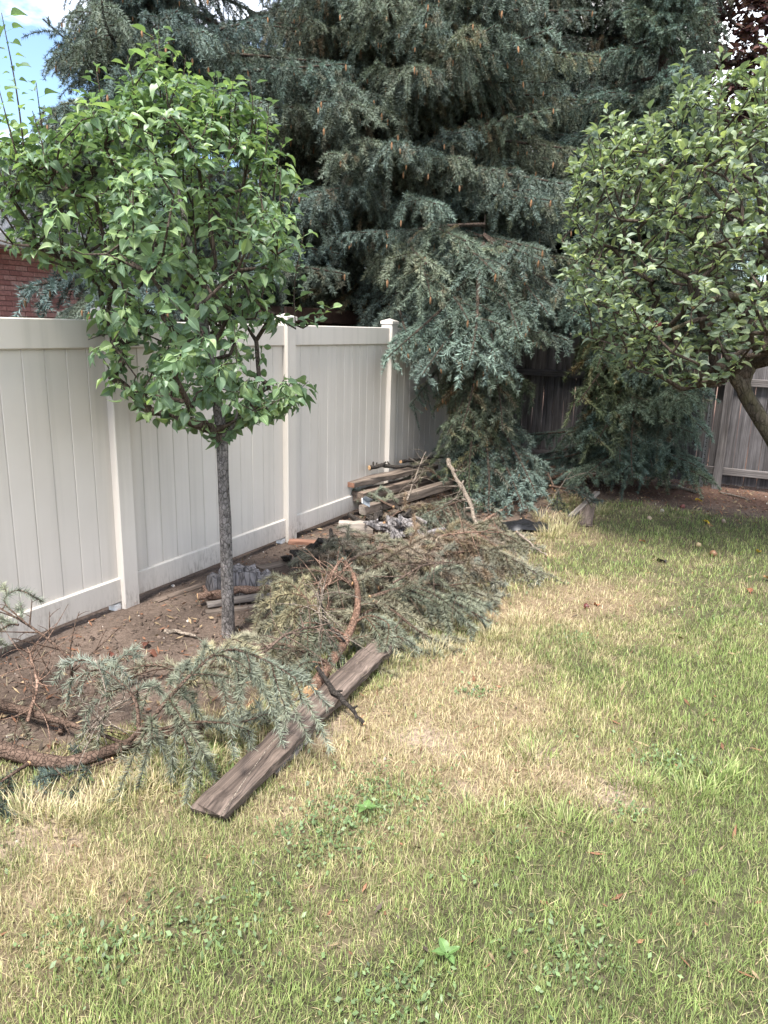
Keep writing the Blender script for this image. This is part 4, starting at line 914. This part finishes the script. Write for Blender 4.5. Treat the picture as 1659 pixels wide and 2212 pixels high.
PILE += [
 ('dull bough filling the gap between the spray and arched limb', [(700, 1430, .08), (640, 1400, .2), (570, 1390, .22), (510, 1420, .12)], FADED, .36, {}),
 ('brown-tipped bough in front of the stump', [(720, 1350, .15), (650, 1320, .25), (600, 1310, .22), (560, 1330, .1)], FADED, .36, dict(dead=.25)),
 ('sparse twiggy bough lying on the soil behind the spray', [(420, 1470, .06), (360, 1440, .1), (300, 1440, .1), (220, 1470, .06)], FADED, .3, dict(bare=.6)),
 ('broken brown bough across the crest of the pile', [(700, 1240, .35), (780, 1200, .42), (860, 1190, .4), (950, 1200, .3)], DEADP, .4, dict(bare=.4, dead=.4)),
 ('olive bough over the crest beside the rotten root', [(980, 1250, .2), (900, 1200, .33), (830, 1170, .34), (760, 1165, .25)], FADED, .42, dict(dead=.2)),
 ('bare-stemmed bough pointing at the lawn', [(820, 1270, .2), (900, 1260, .26), (990, 1270, .22), (1080, 1300, .06)], FADED, .36, dict(bare=.35)),
 ('twig-ended bough spilling from the pile towards the black plastic', [(950, 1200, .22), (1020, 1190, .22), (1080, 1195, .15), (1130, 1215, .05)], DEADP, .36, dict(bare=.25, dead=.4))]
for lab, pts, pal, l2, ov in PILE:
    kw = dict(pal=pal, l2=l2, l3=.18, gap=.07, gap3=.08, weep=.35, droop2=.3, axisneedle=.7, dens=1000, mess=.5, bare=.18, nl=.035, nw=.0042); kw.update(ov)
    bough('spruce_bough', lab, [g3(a_, b_, c_*.8) for a_, b_, c_ in pts], .013, 'limb', cat='branch', group=BG, **kw)

# boards and timbers
def lying(name, label, p0, p1, wd, th, mat, cat='board', z0=None, up=(0, 0, 1), endmat=None, group=None, **kw):
    o = board(name, p0, p1, wd, th, MT[mat], up=up, endmat=endmat, **kw); tag(o, label, cat, group); return o
p0, p1 = G(452, 1765, .03), G(842, 1388, .05)
lying('weathered_plank', 'long dark weathered plank lying across the lawn edge under the stick', p0, p1, .145, .042, 'plank', seg=26, jit=.009, bev=.005, endjit=.05, twist=.1)
lying('split_board', 'pale split board wedged flat beneath the dark plank', G(590, 1672, .0), G(665, 1585, .0), .06, .022, 'paletimber', seg=10, jit=.008, endjit=.05)
stick('stripped_stick', 'dark half-stripped stick lying over the dark plank with orange wood showing', [g3(683, 1442, .13), g3(730, 1500, .10), g3(760, 1535, .06), g3(787, 1560, .03)], .014, 'darkstick', knobs=2)
TY = 6.85
def pt(px, py, z): return G(px, py, z)
lying('grey_timber', 'top grey timber of the stack by the fence with rough red end', pt(752, 1052, .31), pt(935, 1012, .30), .15, .05, 'timber', cat='timber', seg=10, jit=.005, endmat=MT['redtimber'], group='timbers stacked by the fence')
lying('grey_timber', 'dark notched timber under the top timber of the stack', pt(772, 1082, .17), pt(915, 1045, .17), .14, .09, 'plank', cat='timber', seg=8, jit=.006, group='timbers stacked by the fence')
lying('grey_timber', 'lowest timber of the stack resting on soil', pt(815, 1100, .01), pt(940, 1040, .01), .14, .10, 'timber', cat='timber', seg=8, jit=.006, group='timbers stacked by the fence')
lying('grey_timber', 'long grey timber leaning out of the stack towards the lawn', pt(783, 1112, .09), pt(985, 1050, .20), .09, .085, 'timber', cat='timber', seg=10, jit=.005, endmat=MT['paletimber'], group='timbers stacked by the fence')
lying('timber_block', 'short grey timber offcut lying alone on bark litter', pt(732, 1148, .0), pt(806, 1150, .0), .10, .095, 'paletimber', cat='timber', seg=5, jit=.006)
lying('orange_board', 'short reddish board lying on soil by a fence post', pt(626, 1174, .01), pt(712, 1178, .01), .09, .035, 'redtimber', seg=5, jit=.006, endjit=.04)
lying('dark_lath', 'dark narrow board lying along the soil in front of the fence', pt(335, 1302, .004), pt(560, 1222, .004), .06, .014, 'plank', seg=8, jit=.004)
lying('dark_lath', 'dark board lying on soil behind the stump', pt(560, 1232, .004), pt(660, 1208, .004), .12, .02, 'timber', seg=6, jit=.004)
lying('pale_board', 'pale grey slat lying under the cut limb beside the pear trunk', pt(448, 1312, .02), pt(592, 1288, .05), .06, .03, 'paletimber', seg=6, jit=.005)
lying('cracked_board', 'thin cracked grey slat lowest beside the pear trunk', pt(445, 1326, .0), pt(560, 1312, .0), .07, .018, 'timber', seg=6, jit=.006, endjit=.04)
lying('pale_board', 'pale grey slat propped on litter near the lawn', pt(1234, 1118, .02), pt(1290, 1066, .10), .06, .03, 'paletimber', seg=6, jit=.004)
lying('brown_board', 'dark brown board end lying at the lawn edge', pt(1262, 1136, .01), pt(1272, 1088, .06), .14, .025, 'plank', seg=5, jit=.005)
stick('cut_log', 'pale barked log with orange sawn ends behind the pear trunk', [g3(430, 1288, .075), g3(480, 1282, .085), g3(540, 1272, .095), g3(620, 1278, .09)], .030, 'cutlimb', knobs=2, cat='log', taper=.85)
stick('grey_root', 'grey curved root lying on the bare soil', [g3(355, 1366, .01), g3(385, 1365, .018), g3(425, 1376, .01)], .015, 'greystick', cat='root', ends=False)
stick('knobbly_branch', 'dark knobbly dead branch on top of the timbers', [g3(798, 1010, .48), g3(830, 1006, .48), g3(870, 1008, .46), g3(925, 1002, .44)], .022, 'darkstick', knobs=9)
stick('dark_branch', 'dark straight branch behind the knobbly branch', [g3(866, 998, .45), g3(905, 992, .45), g3(950, 988, .45), g3(1000, 984, .45)], .016, 'darkstick', knobs=5)
stick('leaning_stick', 'grey barked stick leaning from the spruce down to the pile', [A(*at(968, 995, 7.55)), A(*at(985, 1030, 7.3)), A(*at(1015, 1085, 6.9)), A(*at(1035, 1150, 6.6))], .024, 'greystick', knobs=5, taper=.7, twigs=10)
stick('brown_stick', 'short brown stick poking out of the weeping spruce skirt', [g3(1042, 1128, .04), g3(1070, 1110, .08), g3(1104, 1088, .12)], .017, 'cutlimb')
stick('lawn_stick', 'straight split stick pointing from the black plastic onto the lawn', [g3(1118, 1150, .07), g3(1150, 1178, .04), g3(1182, 1200, .012)], .013, 'greystick')
stick('fence_branch', 'grey branch lying on litter along the board fence', [g3(1425, 1042, .06), g3(1465, 1052, .05), g3(1510, 1064, .03)], .03, 'greystick', knobs=2)
stick('propped_branch', 'grey branch propped against the board fence rail', [g3(1476, 1040, .05), g3(1500, 1012, .2), g3(1532, 998, .28)], .02, 'greystick', knobs=1)
stick('short_branch', 'thin branch lying on litter below the fence rail', [g3(1556, 1064, .02), g3(1600, 1074, .02), g3(1620, 1082, .015)], .012, 'greystick')
stick('dead_twig', 'pale dead twiggy branch standing up from the timbers', [g3(880, 1080, .25), g3(890, 1050, .36), g3(905, 1010, .5), g3(920, 975, .62)], .008, 'greystick', ends=False, twigs=22)
stick('dead_twig', 'bleached curled twigs caught on the leaning stick', [g3(960, 1090, .22), g3(985, 1075, .28), g3(1000, 1040, .4)], .006, 'greystick', ends=False, twigs=18)
stick('dead_twig', 'thin reddish twig stuck in the golden bough', [g3(690, 1300, .2), g3(715, 1240, .38), g3(740, 1205, .46)], .012, 'cutlimb', ends=True, twigs=8)
stick('dark_twig', 'curved dark twig rising beside the arched limb', [g3(745, 1385, .14), g3(710, 1350, .24), g3(695, 1310, .32), g3(690, 1275, .38)], .008, 'darkstick', ends=False)
stick('straw_stem', 'single long straw stem lying over the plank end', [g3(475, 1765, .08), g3(540, 1670, .10), g3(620, 1560, .12), g3(672, 1505, .10)], .0022, 'greystick', ends=False, cat='stem')
stick('straw_stem', 'long pale stem arching above the litter by the black plastic', [g3(1160, 1130, .02), g3(1195, 1075, .25), g3(1222, 1035, .42), g3(1235, 1018, .5)], .004, 'greystick', ends=False, cat='stem')
stick('straw_stem', 'pale bent stem beneath the dark weeping spruce', [g3(1225, 1035, .3), g3(1262, 1022, .35), g3(1292, 1024, .33)], .004, 'greystick', ends=False, cat='stem')
for i, (a, b, c) in enumerate([((640, 1330, .2), (700, 1270, .38), (760, 1215, .45)), ((720, 1400, .12), (690, 1330, .3), (700, 1260, .45)), ((850, 1260, .3), (920, 1220, .38), (1000, 1215, .3)), ((60, 1560, .08), (80, 1480, .2), (60, 1400, .32)), ((210, 1600, .1), (230, 1540, .2), (300, 1500, .25)), ((560, 1420, .25), (620, 1370, .33), (700, 1350, .3)), ((950, 1160, .25), (1010, 1150, .3), (1090, 1150, .2))]):
    stick('bare_twig', ['forked brown twig sticking up from the golden bough', 'bare twig standing behind the arched limb', 'bare branching twig across the brown boughs', 'bare twig rising between the limbs at the soil edge', 'thin bare twig over the forked limb', 'bare forked twig above the blue-green spray', 'bare twig lying near the foot of the leaning stick'][i], [g3(*a), g3(*b), g3(*c)], .007, ['cutlimb', 'greystick', 'limb'][i % 3], ends=False, twigs=26)
# stump
def stump():
    b = G(515, 1288); root = thing('old_stump', 'weathered grey split stump behind the pear trunk', 'stump', tuple(b))
    for i, (x, y, r, h) in enumerate([(-.14, .0, .075, .15), (-.03, .03, .09, .19), (.07, .0, .08, .185), (.155, .03, .07, .16), (.02, .12, .09, .17), (-.09, .12, .08, .15)]):
        mb = MB(); k = 11; a = np.arange(k)/k*6.283; R = r*(1+.28*(rng.random(k)-.5)); V = []
        for z, s in ((-.03, 1.25), (.04, 1.08), (h*.6, 1.0), (h, .9)):
            rr = R*s*(1+.06*(rng.random(k)-.5)); V.append(np.column_stack([x+rr*np.cos(a), y+rr*np.sin(a), np.full(k, z)+(rng.random(k)-.5)*(.035 if z == h else 0)]))
        V = np.concatenate(V+[[[x, y, h-.012]]]); Q = [(q*k+j, q*k+(j+1) % k, q*k+k+(j+1) % k, q*k+k+j) for q in range(3) for j in range(k)]
        mb.add(V, Q=Q, T=[(3*k+j, 3*k+(j+1) % k, 4*k) for j in range(k)]); mb.build('stump_piece', MT['rot'], root, smooth=False)
stump()
def chunk(name, label, c, size, n, mat, cat):
    root = thing(name, label, cat, tuple(c))
    for i in range(n):
        mb = MB(); a = rng.random()*6.28; l = size*(.5+.7*rng.random()); d = A(math.cos(a), math.sin(a), .35*rng.normal()); p = A(rng.normal()*size*.45, rng.normal()*size*.3, .03+abs(rng.normal())*size*.25)
        P = np.array([p-d*l/2, p-d*l*.2, p+d*l*.2, p+d*l/2]); P[:, 2] = np.maximum(P[:, 2], .01); P = P+rng.normal(size=P.shape)*size*.06
        tube(mb, P, size*(.07+.08*rng.random())*A(.5, 1, .9, .4), 7, rough=.4); mb.build('wood_fragment', MT[mat], root, smooth=False)
chunk('rotten_root_wad', 'clump of grey rotten root wood in front of the timbers', G(852, 1158), .26, 26, 'rot', 'root')
chunk('bark_heap', 'dark heap of charred bark between the pile and fence', G(700, 1225), .3, 16, 'darkstick', 'bark')
chunk('bark_heap', 'dark heap of bark behind the timber offcut', G(835, 1140), .24, 12, 'darkstick', 'bark')
chunk('broken_log_heap', 'heap of broken reddish logs in the shade beneath the weeping spruce', G(1125, 1045, 0), .4, 12, 'cutlimb', 'log')
def bracket():
    p = at(790, 1086, 6.8); mb = MB(); box(mb, (-.05, -.03, 0), (.05, .03, .004), bev=.001); box(mb, (-.05, .026, .004), (.05, .03, .05), bev=.001)
    o = mb.build('metal_bracket', MT['bright_steel'], smooth=False); o.location = p; o.rotation_euler = (.9, .5, .6); tag(o, 'small bright metal bracket lying on the timber stack', 'bracket')
bracket()
def plastic():
    c = G(1130, 1143); root = thing('black_plastic_sheet', 'crumpled black plastic sheet at the edge of the lawn', 'plastic sheet', tuple(c)); mb = MB(); n = 22
    X, Yv = np.meshgrid(np.linspace(-.24, .24, n), np.linspace(-.16, .16, n)); Z = .015+.09*fbm(X*9+3, Yv*9, 5)*np.clip(1.3-(X/.24)**2-(Yv/.16)**2, 0, 1)+.02*fbm(X*30, Yv*30, 9)
    i = np.arange(n-1)[:, None]*n; j = np.arange(n-1)[None]; X = X+.03*fbm(Yv*12, X*3, 2)
    mb.add(np.stack([X, Yv, Z], -1).reshape(-1, 3), Q=np.stack([i+j, i+j+1, i+n+j+1, i+n+j], -1).reshape(-1, 4)); mb.build('sheet', MT['blackplastic'], root, smooth=True)
plastic()
# fallen apples and leaves on the lawn
def windfall(px, py, r, col, label):
    c = G(px, py, r*.62); u = np.linspace(0, math.pi, 9); v = np.arange(12)/12*2*math.pi; mb = MB()
    V = np.array([[r*math.sin(a)*math.cos(q), r*math.sin(a)*math.sin(q), r*.9*math.cos(a)-.35*r*math.exp(-(a/.45)**2)+.2*r*math.exp(-((math.pi-a)/.4)**2)] for a in u for q in v]); V *= 1+.05*rng.normal(size=(len(V), 1))
    mb.add(V, Q=[(i*12+j, i*12+12+j, i*12+12+(j+1) % 12, i*12+(j+1) % 12) for i in range(8) for j in range(12)], C=np.asarray(col)*(1+.15*rng.normal(size=(len(V), 1))).clip(.5, 1.5))
    o = mb.build('fallen_apple', MT['apple']); o.location = c; o.rotation_euler = tuple(rng.normal(size=3)*.6); tag(o, label, 'apple', 'windfall apples under the apple tree')
for px, py, r, col, lab in ((1474, 1094, .03, (.17, .055, .045), 'reddish windfall apple on the bare soil patch'), (1403, 1120, .028, (.36, .27, .19), 'pale tan windfall apple in grass near the soil patch'), (1563, 1126, .026, (.33, .23, .18), 'pinkish tan windfall apple in the dark green grass'), (1509, 1177, .026, (.38, .28, .15), 'tan windfall apple beside a scrap of leaf'), (1541, 1196, .033, (.24, .13, .07), 'brown rotten windfall apple on the lawn'), (1430, 1103, .02, (.45, .40, .32), 'small whitish windfall apple at the soil edge'), (1268, 1310, .024, (.11, .032, .03), 'dark red rotten apple sunk in straw')):
    windfall(px, py, r, col, lab)
def dead_leaf(px, py, s, col, label, z=.02, tilt=.35):
    V, Q, B = leaf_geo(s, PLUMW, .6, .5, .02, .06, int(px)); mb = MB(); V = V-A(s/2, 0, 0); mb.add(V, Q=Q, C=np.asarray(col)*B[:, None]*.9); o = mb.build('fallen_leaf', MT['litter'])
    s_ = 1; o.location = G(px, py, z); o.rotation_euler = (rng.normal()*tilt, rng.normal()*tilt, rng.random()*6.28); tag(o, label, 'leaf', 'fallen leaves')
for px, py, s, col, lab in ((313, 1392, .07, (.12, .05, .035), 'curled red-brown leaf on bare soil'), (325, 1408, .065, (.14, .06, .04), 'second red-brown leaf clumped on bare soil'), (238, 1418, .055, (.11, .042, .03), 'small rusty leaf behind the blue-tipped spray'), (110, 1612, .075, (.17, .085, .055), 'orange-brown leaf caught between the two limbs'),
    (1525, 1126, .09, (.70, .48, .05), 'bright yellow leaf on dark green grass'), (1432, 1211, .10, (.05, .045, .045), 'blackened leaf on the open lawn'), (1620, 1276, .07, (.22, .09, .055), 'rust-coloured leaf on the green lawn'), (1640, 1190, .07, (.60, .42, .08), 'yellow leaf scrap at the shaded lawn edge'), (1505, 1080, .08, (.6, .4, .06), 'yellow leaf on straw before the board fence'), (1655, 1247, .08, (.35, .2, .1), 'tan curled leaf on green lawn'), (1385, 1168, .07, (.36, .17, .09), 'brown leaf scrap in straw grass'), (1290, 1306, .06, (.36, .14, .08), 'rusty leaf beside the dark red rotten apple')):
    dead_leaf(px, py, s, col, lab)

# ------------------------------------------------------------------ lawn, weeds, clods and litter
def sample_ground(n, y0, y1, pow_=1.0):
    y = y0+(y1-y0)*rng.random(n)**pow_; x = rng.uniform(-.72, .72, n)*(y+.9)+.12; return x, y
def blades(n, y0, y1, ln, wd, keepfun, colfun, bend=.6, lay=.0, tuft=0.0):
    x, y = sample_ground(n, y0, y1); s, d, b, e, t = zone(x, y); k = rng.random(n) < keepfun(s, d, b, x, y, e, t)
    x, y, s, d, b, e, t = [a[k] for a in (x, y, s, d, b, e, t)]; n = len(x)
    if tuft: x = x+rng.normal(size=n)*.004
    C = colfun(s, d, b, x, y, n); z = gz(x, y)-.004
    az = rng.random(n)*6.283; l = ln*(.45+.9*rng.random(n))*(.75+.6*fbm(x*3, y*3, 77)); lean = np.clip(bend*np.abs(rng.normal(size=n))+lay, .05, 1.45)
    dx, dy = np.cos(az)*np.sin(lean), np.sin(az)*np.sin(lean); dz = np.cos(lean)
    px, py = -np.sin(az), np.cos(az); w = wd*(.6+.7*rng.random(n))/2
    b0 = np.stack([x, y, z], 1); D = np.stack([dx, dy, dz], 1); S = np.stack([px, py, 0*px], 1)*w[:, None]
    m = b0+D*(l*.55)[:, None]; D2 = nrm(D+np.stack([np.cos(az), np.sin(az), -0.7+0*az], 1)*(.35*rng.random(n))[:, None]); tip = m+D2*(l*.5)[:, None]
    tip[:, 2] = np.maximum(tip[:, 2], z+.004); m[:, 2] = np.maximum(m[:, 2], z+.003)
    V = np.stack([b0-S, b0+S, m+S*.8, m-S*.8, tip], 1).reshape(-1, 3); i = np.arange(n)[:, None]*5
    CC = np.repeat(C[:, None], 5, 1); CC[:, :2] *= .78; CC[:, 4] *= 1.15
    return V, np.concatenate([i+A(0, 1, 2).astype(int), i+A(0, 2, 3).astype(int), i+A(3, 2, 4).astype(int)]), CC.reshape(-1, 3).clip(0, 1)
STRAW, DRYG, LG, DG = A(.48, .40, .255), A(.33, .33, .145), A(.215, .28, .092), A(.14, .20, .065)
def lawncol(s, d, b, x, y, n):
    k = np.clip(d+.34*rng.normal(size=n), 0, 1)[:, None]; g = fbm(x*1.7, y*1.7, 60)[:, None]; gg = LG*(1-sm(.45, .7, g))+DG*sm(.45, .7, g)
    c = np.where(k < .5, gg*(1-k*2)+DRYG*k*2, DRYG*(2-2*k)+STRAW*(2*k-1)); return c*(1+.2*rng.normal(size=(n, 1))).clip(.5, 1.6)
def lawnkeep(s, d, b, x, y, e, t):
    clump = sm(.18, .62, fbm(x*13, y*13, 5)); r = (1-sm(.1, .8, s))*(1-.7*b)*(.5+.5*clump)*(1-.3*sm(.6, 1, d)); return np.clip(r, 0, 1)*(e > .1)
gr = MB()
for n, y0, y1, ln, wd in ((125000, 1.25, 2.6, .036, .0025), (165000, 2.6, 4.6, .040, .0033), (140000, 4.6, 9.2, .042, .0046)):
    V, T, C = blades(n, y0, y1, ln, wd, lawnkeep, lawncol, .55); gr.add(V, T=T, C=C)
V, T, C = blades(60000, 1.25, 8.5, .05, .003, lambda s, d, b, x, y, e, t: (1-sm(.3, .95, s))*(.25+.75*d)*(e > .1), lambda s, d, b, x, y, n: STRAW*(.55+.6*rng.random((n, 1)))*(1-.15*rng.random((n, 1))*A(0, .3, 1)), .3, .95); gr.add(V, T=T, C=C)     # flattened straw
V, T, C = blades(9000, 1.5, 9.5, .05, .0032, lambda s, d, b, x, y, e, t: s*sm(.5, .75, fbm(x*4, y*4, 91))*(e > .05), lambda s, d, b, x, y, n: STRAW*(.5+.5*rng.random((n, 1))), .5, .5); gr.add(V, T=T, C=C)        # wisps on the soil
o = gr.build('lawn_grass', MT['grass'], smooth=False); o['kind'] = 'stuff'; tag(o, 'patchy straw and green lawn grass', 'grass')
# tall tufts at the soil edge and round the debris
tf = MB()
TUFTS = [(200, 1760, .08, .9), (330, 1700, .07, .9), (430, 1660, .09, .8), (120, 1790, .10, .8), (560, 1640, .08, .8), (640, 1560, .10, .6), (740, 1480, .10, .7), (830, 1440, .10, .8), (930, 1420, .10, .9), (1060, 1380, .09, .8), (1130, 1340, .09, .9), (640, 1345, .14, .25), (660, 1360, .12, .2), (1190, 1160, .13, .8), (1215, 1150, .15, .7), (1230, 1130, .14, .8), (1175, 1130, .16, .9), (1290, 1110, .12, .6), (1060, 1770, .08, .2), (1210, 1790, .09, .2), (1500, 1720, .1, .1), (1550, 1680, .1, .1), (60, 1760, .10, .9), (500, 1600, .12, .8), (280, 1730, .08, .8), (1370, 1700, .09, .1), (1150, 1640, .09, .3)]
for px, py, h, dr in TUFTS:
    c = G(px, py); n = 130; a = rng.random(n)*6.283; r = .08*rng.random(n)**.6; x = c[0]+r*np.cos(a)*1.6; y = c[1]+r*np.sin(a); z = gz(x, y); lean = np.abs(rng.normal(size=n))*.45+.1; az = a+rng.normal(size=n)*.7; l = h*(.4+.8*rng.random(n))
    D = np.stack([np.cos(az)*np.sin(lean), np.sin(az)*np.sin(lean), np.cos(lean)], 1); S = np.stack([-np.sin(az), np.cos(az), 0*az], 1)*.0021; b0 = np.stack([x, y, z], 1); m = b0+D*(l*.55)[:, None]; tip = m+nrm(D+np.stack([np.cos(az), np.sin(az), 0*az-.5], 1)*.5)*(l*.5)[:, None]
    V = np.stack([b0-S, b0+S, m+S*.8, m-S*.8, tip], 1).reshape(-1, 3); i = np.arange(n)[:, None]*5; k = np.clip(dr+.3*rng.normal(size=(n, 1)), 0, 1)
    C = (LG*(1-k)+STRAW*k)*(1+.2*rng.normal(size=(n, 1))).clip(.5, 1.5); tf.add(V, T=np.concatenate([i+A(0, 1, 2).astype(int), i+A(0, 2, 3).astype(int), i+A(3, 2, 4).astype(int)]), C=np.repeat(C[:, None], 5, 1).reshape(-1, 3).clip(0, 1))
o = tf.build('grass_tufts', MT['grass'], smooth=False); o['kind'] = 'stuff'; tag(o, 'longer grass tufts along the soil edge', 'grass')
# low clover and broad-leaved weeds between the blades
def weeds():
    wb = MB(); n = 7000; x, y = sample_ground(n, 1.3, 6.0); s, d, b, e, t = zone(x, y); pat = fbm(x*2.2, y*2.2, 130); k = (rng.random(n) < sm(.52, .66, pat)*(1-s)*(1-.6*d)); 
    for px, py, r, m_ in ((820, 1720, .22, 420), (760, 1770, .16, 260), (1250, 1385, .10, 120), (1440, 1650, .12, 160), (700, 1830, .18, 220), (480, 2010, .2, 220), (1230, 2080, .14, 200), (860, 2150, .12, 160), (1030, 1500, .08, 90), (200, 2060, .16, 200), (1360, 1760, .08, 80)):
        c = G(px, py); x = np.concatenate([x, c[0]+rng.normal(size=m_)*r*.7]); y = np.concatenate([y, c[1]+rng.normal(size=m_)*r*.5]); k = np.concatenate([k, np.ones(m_, bool)])
    x, y = x[k], y[k]; n = len(x); z = gz(x, y)+.010+.018*rng.random(n); a = rng.random(n)*6.283; l = .005+.007*rng.random(n)
    u = np.stack([np.cos(a), np.sin(a), .5*rng.normal(size=n)], 1)*l[:, None]; v = np.stack([-np.sin(a), np.cos(a), .5*rng.normal(size=n)], 1)*(l*.55)[:, None]; c = np.stack([x, y, z], 1)
    V = np.stack([c-u, c-v*.9, c+u*.25+v*0-A(0, 0, .002), c+v*.9, c+u], 1)
    V = np.stack([c-u, c-v, c+u, c+v], 1).reshape(-1, 3); i = np.arange(n)[:, None]*4
    C = A(.135, .195, .085)*(1+.3*rng.normal(size=(n, 1))).clip(.4, 1.8); wb.add(V, Q=i+A(0, 1, 2, 3).astype(int), C=np.repeat(C[:, None], 4, 1).reshape(-1, 3).clip(0, 1))
    o = wb.build('clover_weeds', MT['leaf'], smooth=False); o['kind'] = 'stuff'; tag(o, 'low clover and weeds in the lawn', 'weeds')
weeds()
def dandelion(px, py, label):
    c = G(px, py); root = thing('broadleaf_weed', label, 'weed', tuple(c), 0, 'broad-leaved weeds in the lawn')
    for i in range(5):
        V, Q, B = leaf_geo(.03+.02*rng.random(), PEARW, .25, .3, .006, .05, 300+i); mb = MB(); mb.add(V, Q=Q, C=A(.11, .19, .06)*B[:, None]*(.8+.4*rng.random())); o = mb.build('leaf', MT['leaf'], root)
        o.matrix_basis = Matrix.Translation((0, 0, .03)) @ Matrix.Rotation(i*1.26+rng.random()*.9, 4, 'Z') @ Matrix.Rotation(-.2-.6*rng.random(), 4, 'Y')
dandelion(965, 2080, 'bright green broad-leaved weed alone in the lawn'); dandelion(790, 1762, 'small broad-leaved weed among clover below the plank')
def clods():
    cb = MB(); x, y = sample_ground(30000, 1.6, 10.2); s, d, b, e, t = zone(x, y); k = (rng.random(len(x)) < (s**2*(.35+.65*sm(.35, .6, fbm(x*3, y*3, 17)))+.10*b)) & (e > .02); x, y, t = x[k], y[k], t[k]; n = len(x)
    r = .0035+.011*rng.random(n)**4+.004*rng.random(n); base_ = nrm(np.array([(1, 0, -.5), (-.5, .87, -.5), (-.5, -.87, -.5), (.5, .87, .35), (-1, 0, .35), (.5, -.87, .35), (0, 0, 1.1)], float))
    T = np.array([(0, 1, 3), (1, 4, 3), (1, 2, 4), (2, 5, 4), (2, 0, 5), (0, 3, 5), (3, 4, 6), (4, 5, 6), (5, 3, 6)])
    V = np.stack([x, y, gz(x, y)+r*.25], 1)[:, None]+base_[None]*r[:, None, None]*(1+.35*rng.normal(size=(n, 7, 3)))
    C = np.where(rng.random((n, 1)) < .03, A(.50, .45, .40), A(.135, .10, .08)*(.5+.8*rng.random((n, 1))))
    cb.add(V.reshape(-1, 3), T=(T[None]+(np.arange(n)*7)[:, None, None]).reshape(-1, 3), C=np.repeat(C[:, None], 7, 1).reshape(-1, 3)); o = cb.build('soil_clods', MT['litter'], smooth=False); o['kind'] = 'stuff'; tag(o, 'crumbs of soil and small stones on the bare strip', 'soil')
clods()
def litter():
    lb = MB(); x, y = sample_ground(34000, 1.8, 10.4); s, d, b, e, t = zone(x, y)
    dens = np.clip(s*(.35+.9*sm(1.0, 3.0, t)+1.2*sm(4.6, 5.2, t))+.05, 0, 1); k = (rng.random(len(x)) < dens) & (e > .02); x, y, t = x[k], y[k], t[k]; n = len(x); a = rng.random(n)*6.283
    l = .008+.03*rng.random(n)**2; w = .002+.006*rng.random(n); th = .35*rng.normal(size=n); u = np.stack([np.cos(a), np.sin(a), th], 1)*l[:, None]; v = np.stack([-np.sin(a), np.cos(a), .5*rng.normal(size=n)], 1)*w[:, None]; c = np.stack([x, y, gz(x, y)+.008+.012*rng.random(n)], 1)
    V = np.stack([c-u, c-v, c+u, c+v], 1).reshape(-1, 3); k2 = rng.random((n, 1)); C = np.where(k2 < .45, A(.20, .10, .06), np.where(k2 < .8, A(.27, .20, .12), A(.09, .07, .055)))*(.6+.7*rng.random((n, 1)))
    lb.add(V, Q=(np.arange(n)*4)[:, None]+np.arange(4)[None], C=np.repeat(C[:, None], 4, 1).reshape(-1, 3)); o = lb.build('bark_litter', MT['litter'], smooth=False); o['kind'] = 'stuff'; tag(o, 'bark chips, dead needles and leaf scraps on the soil', 'litter')
litter()
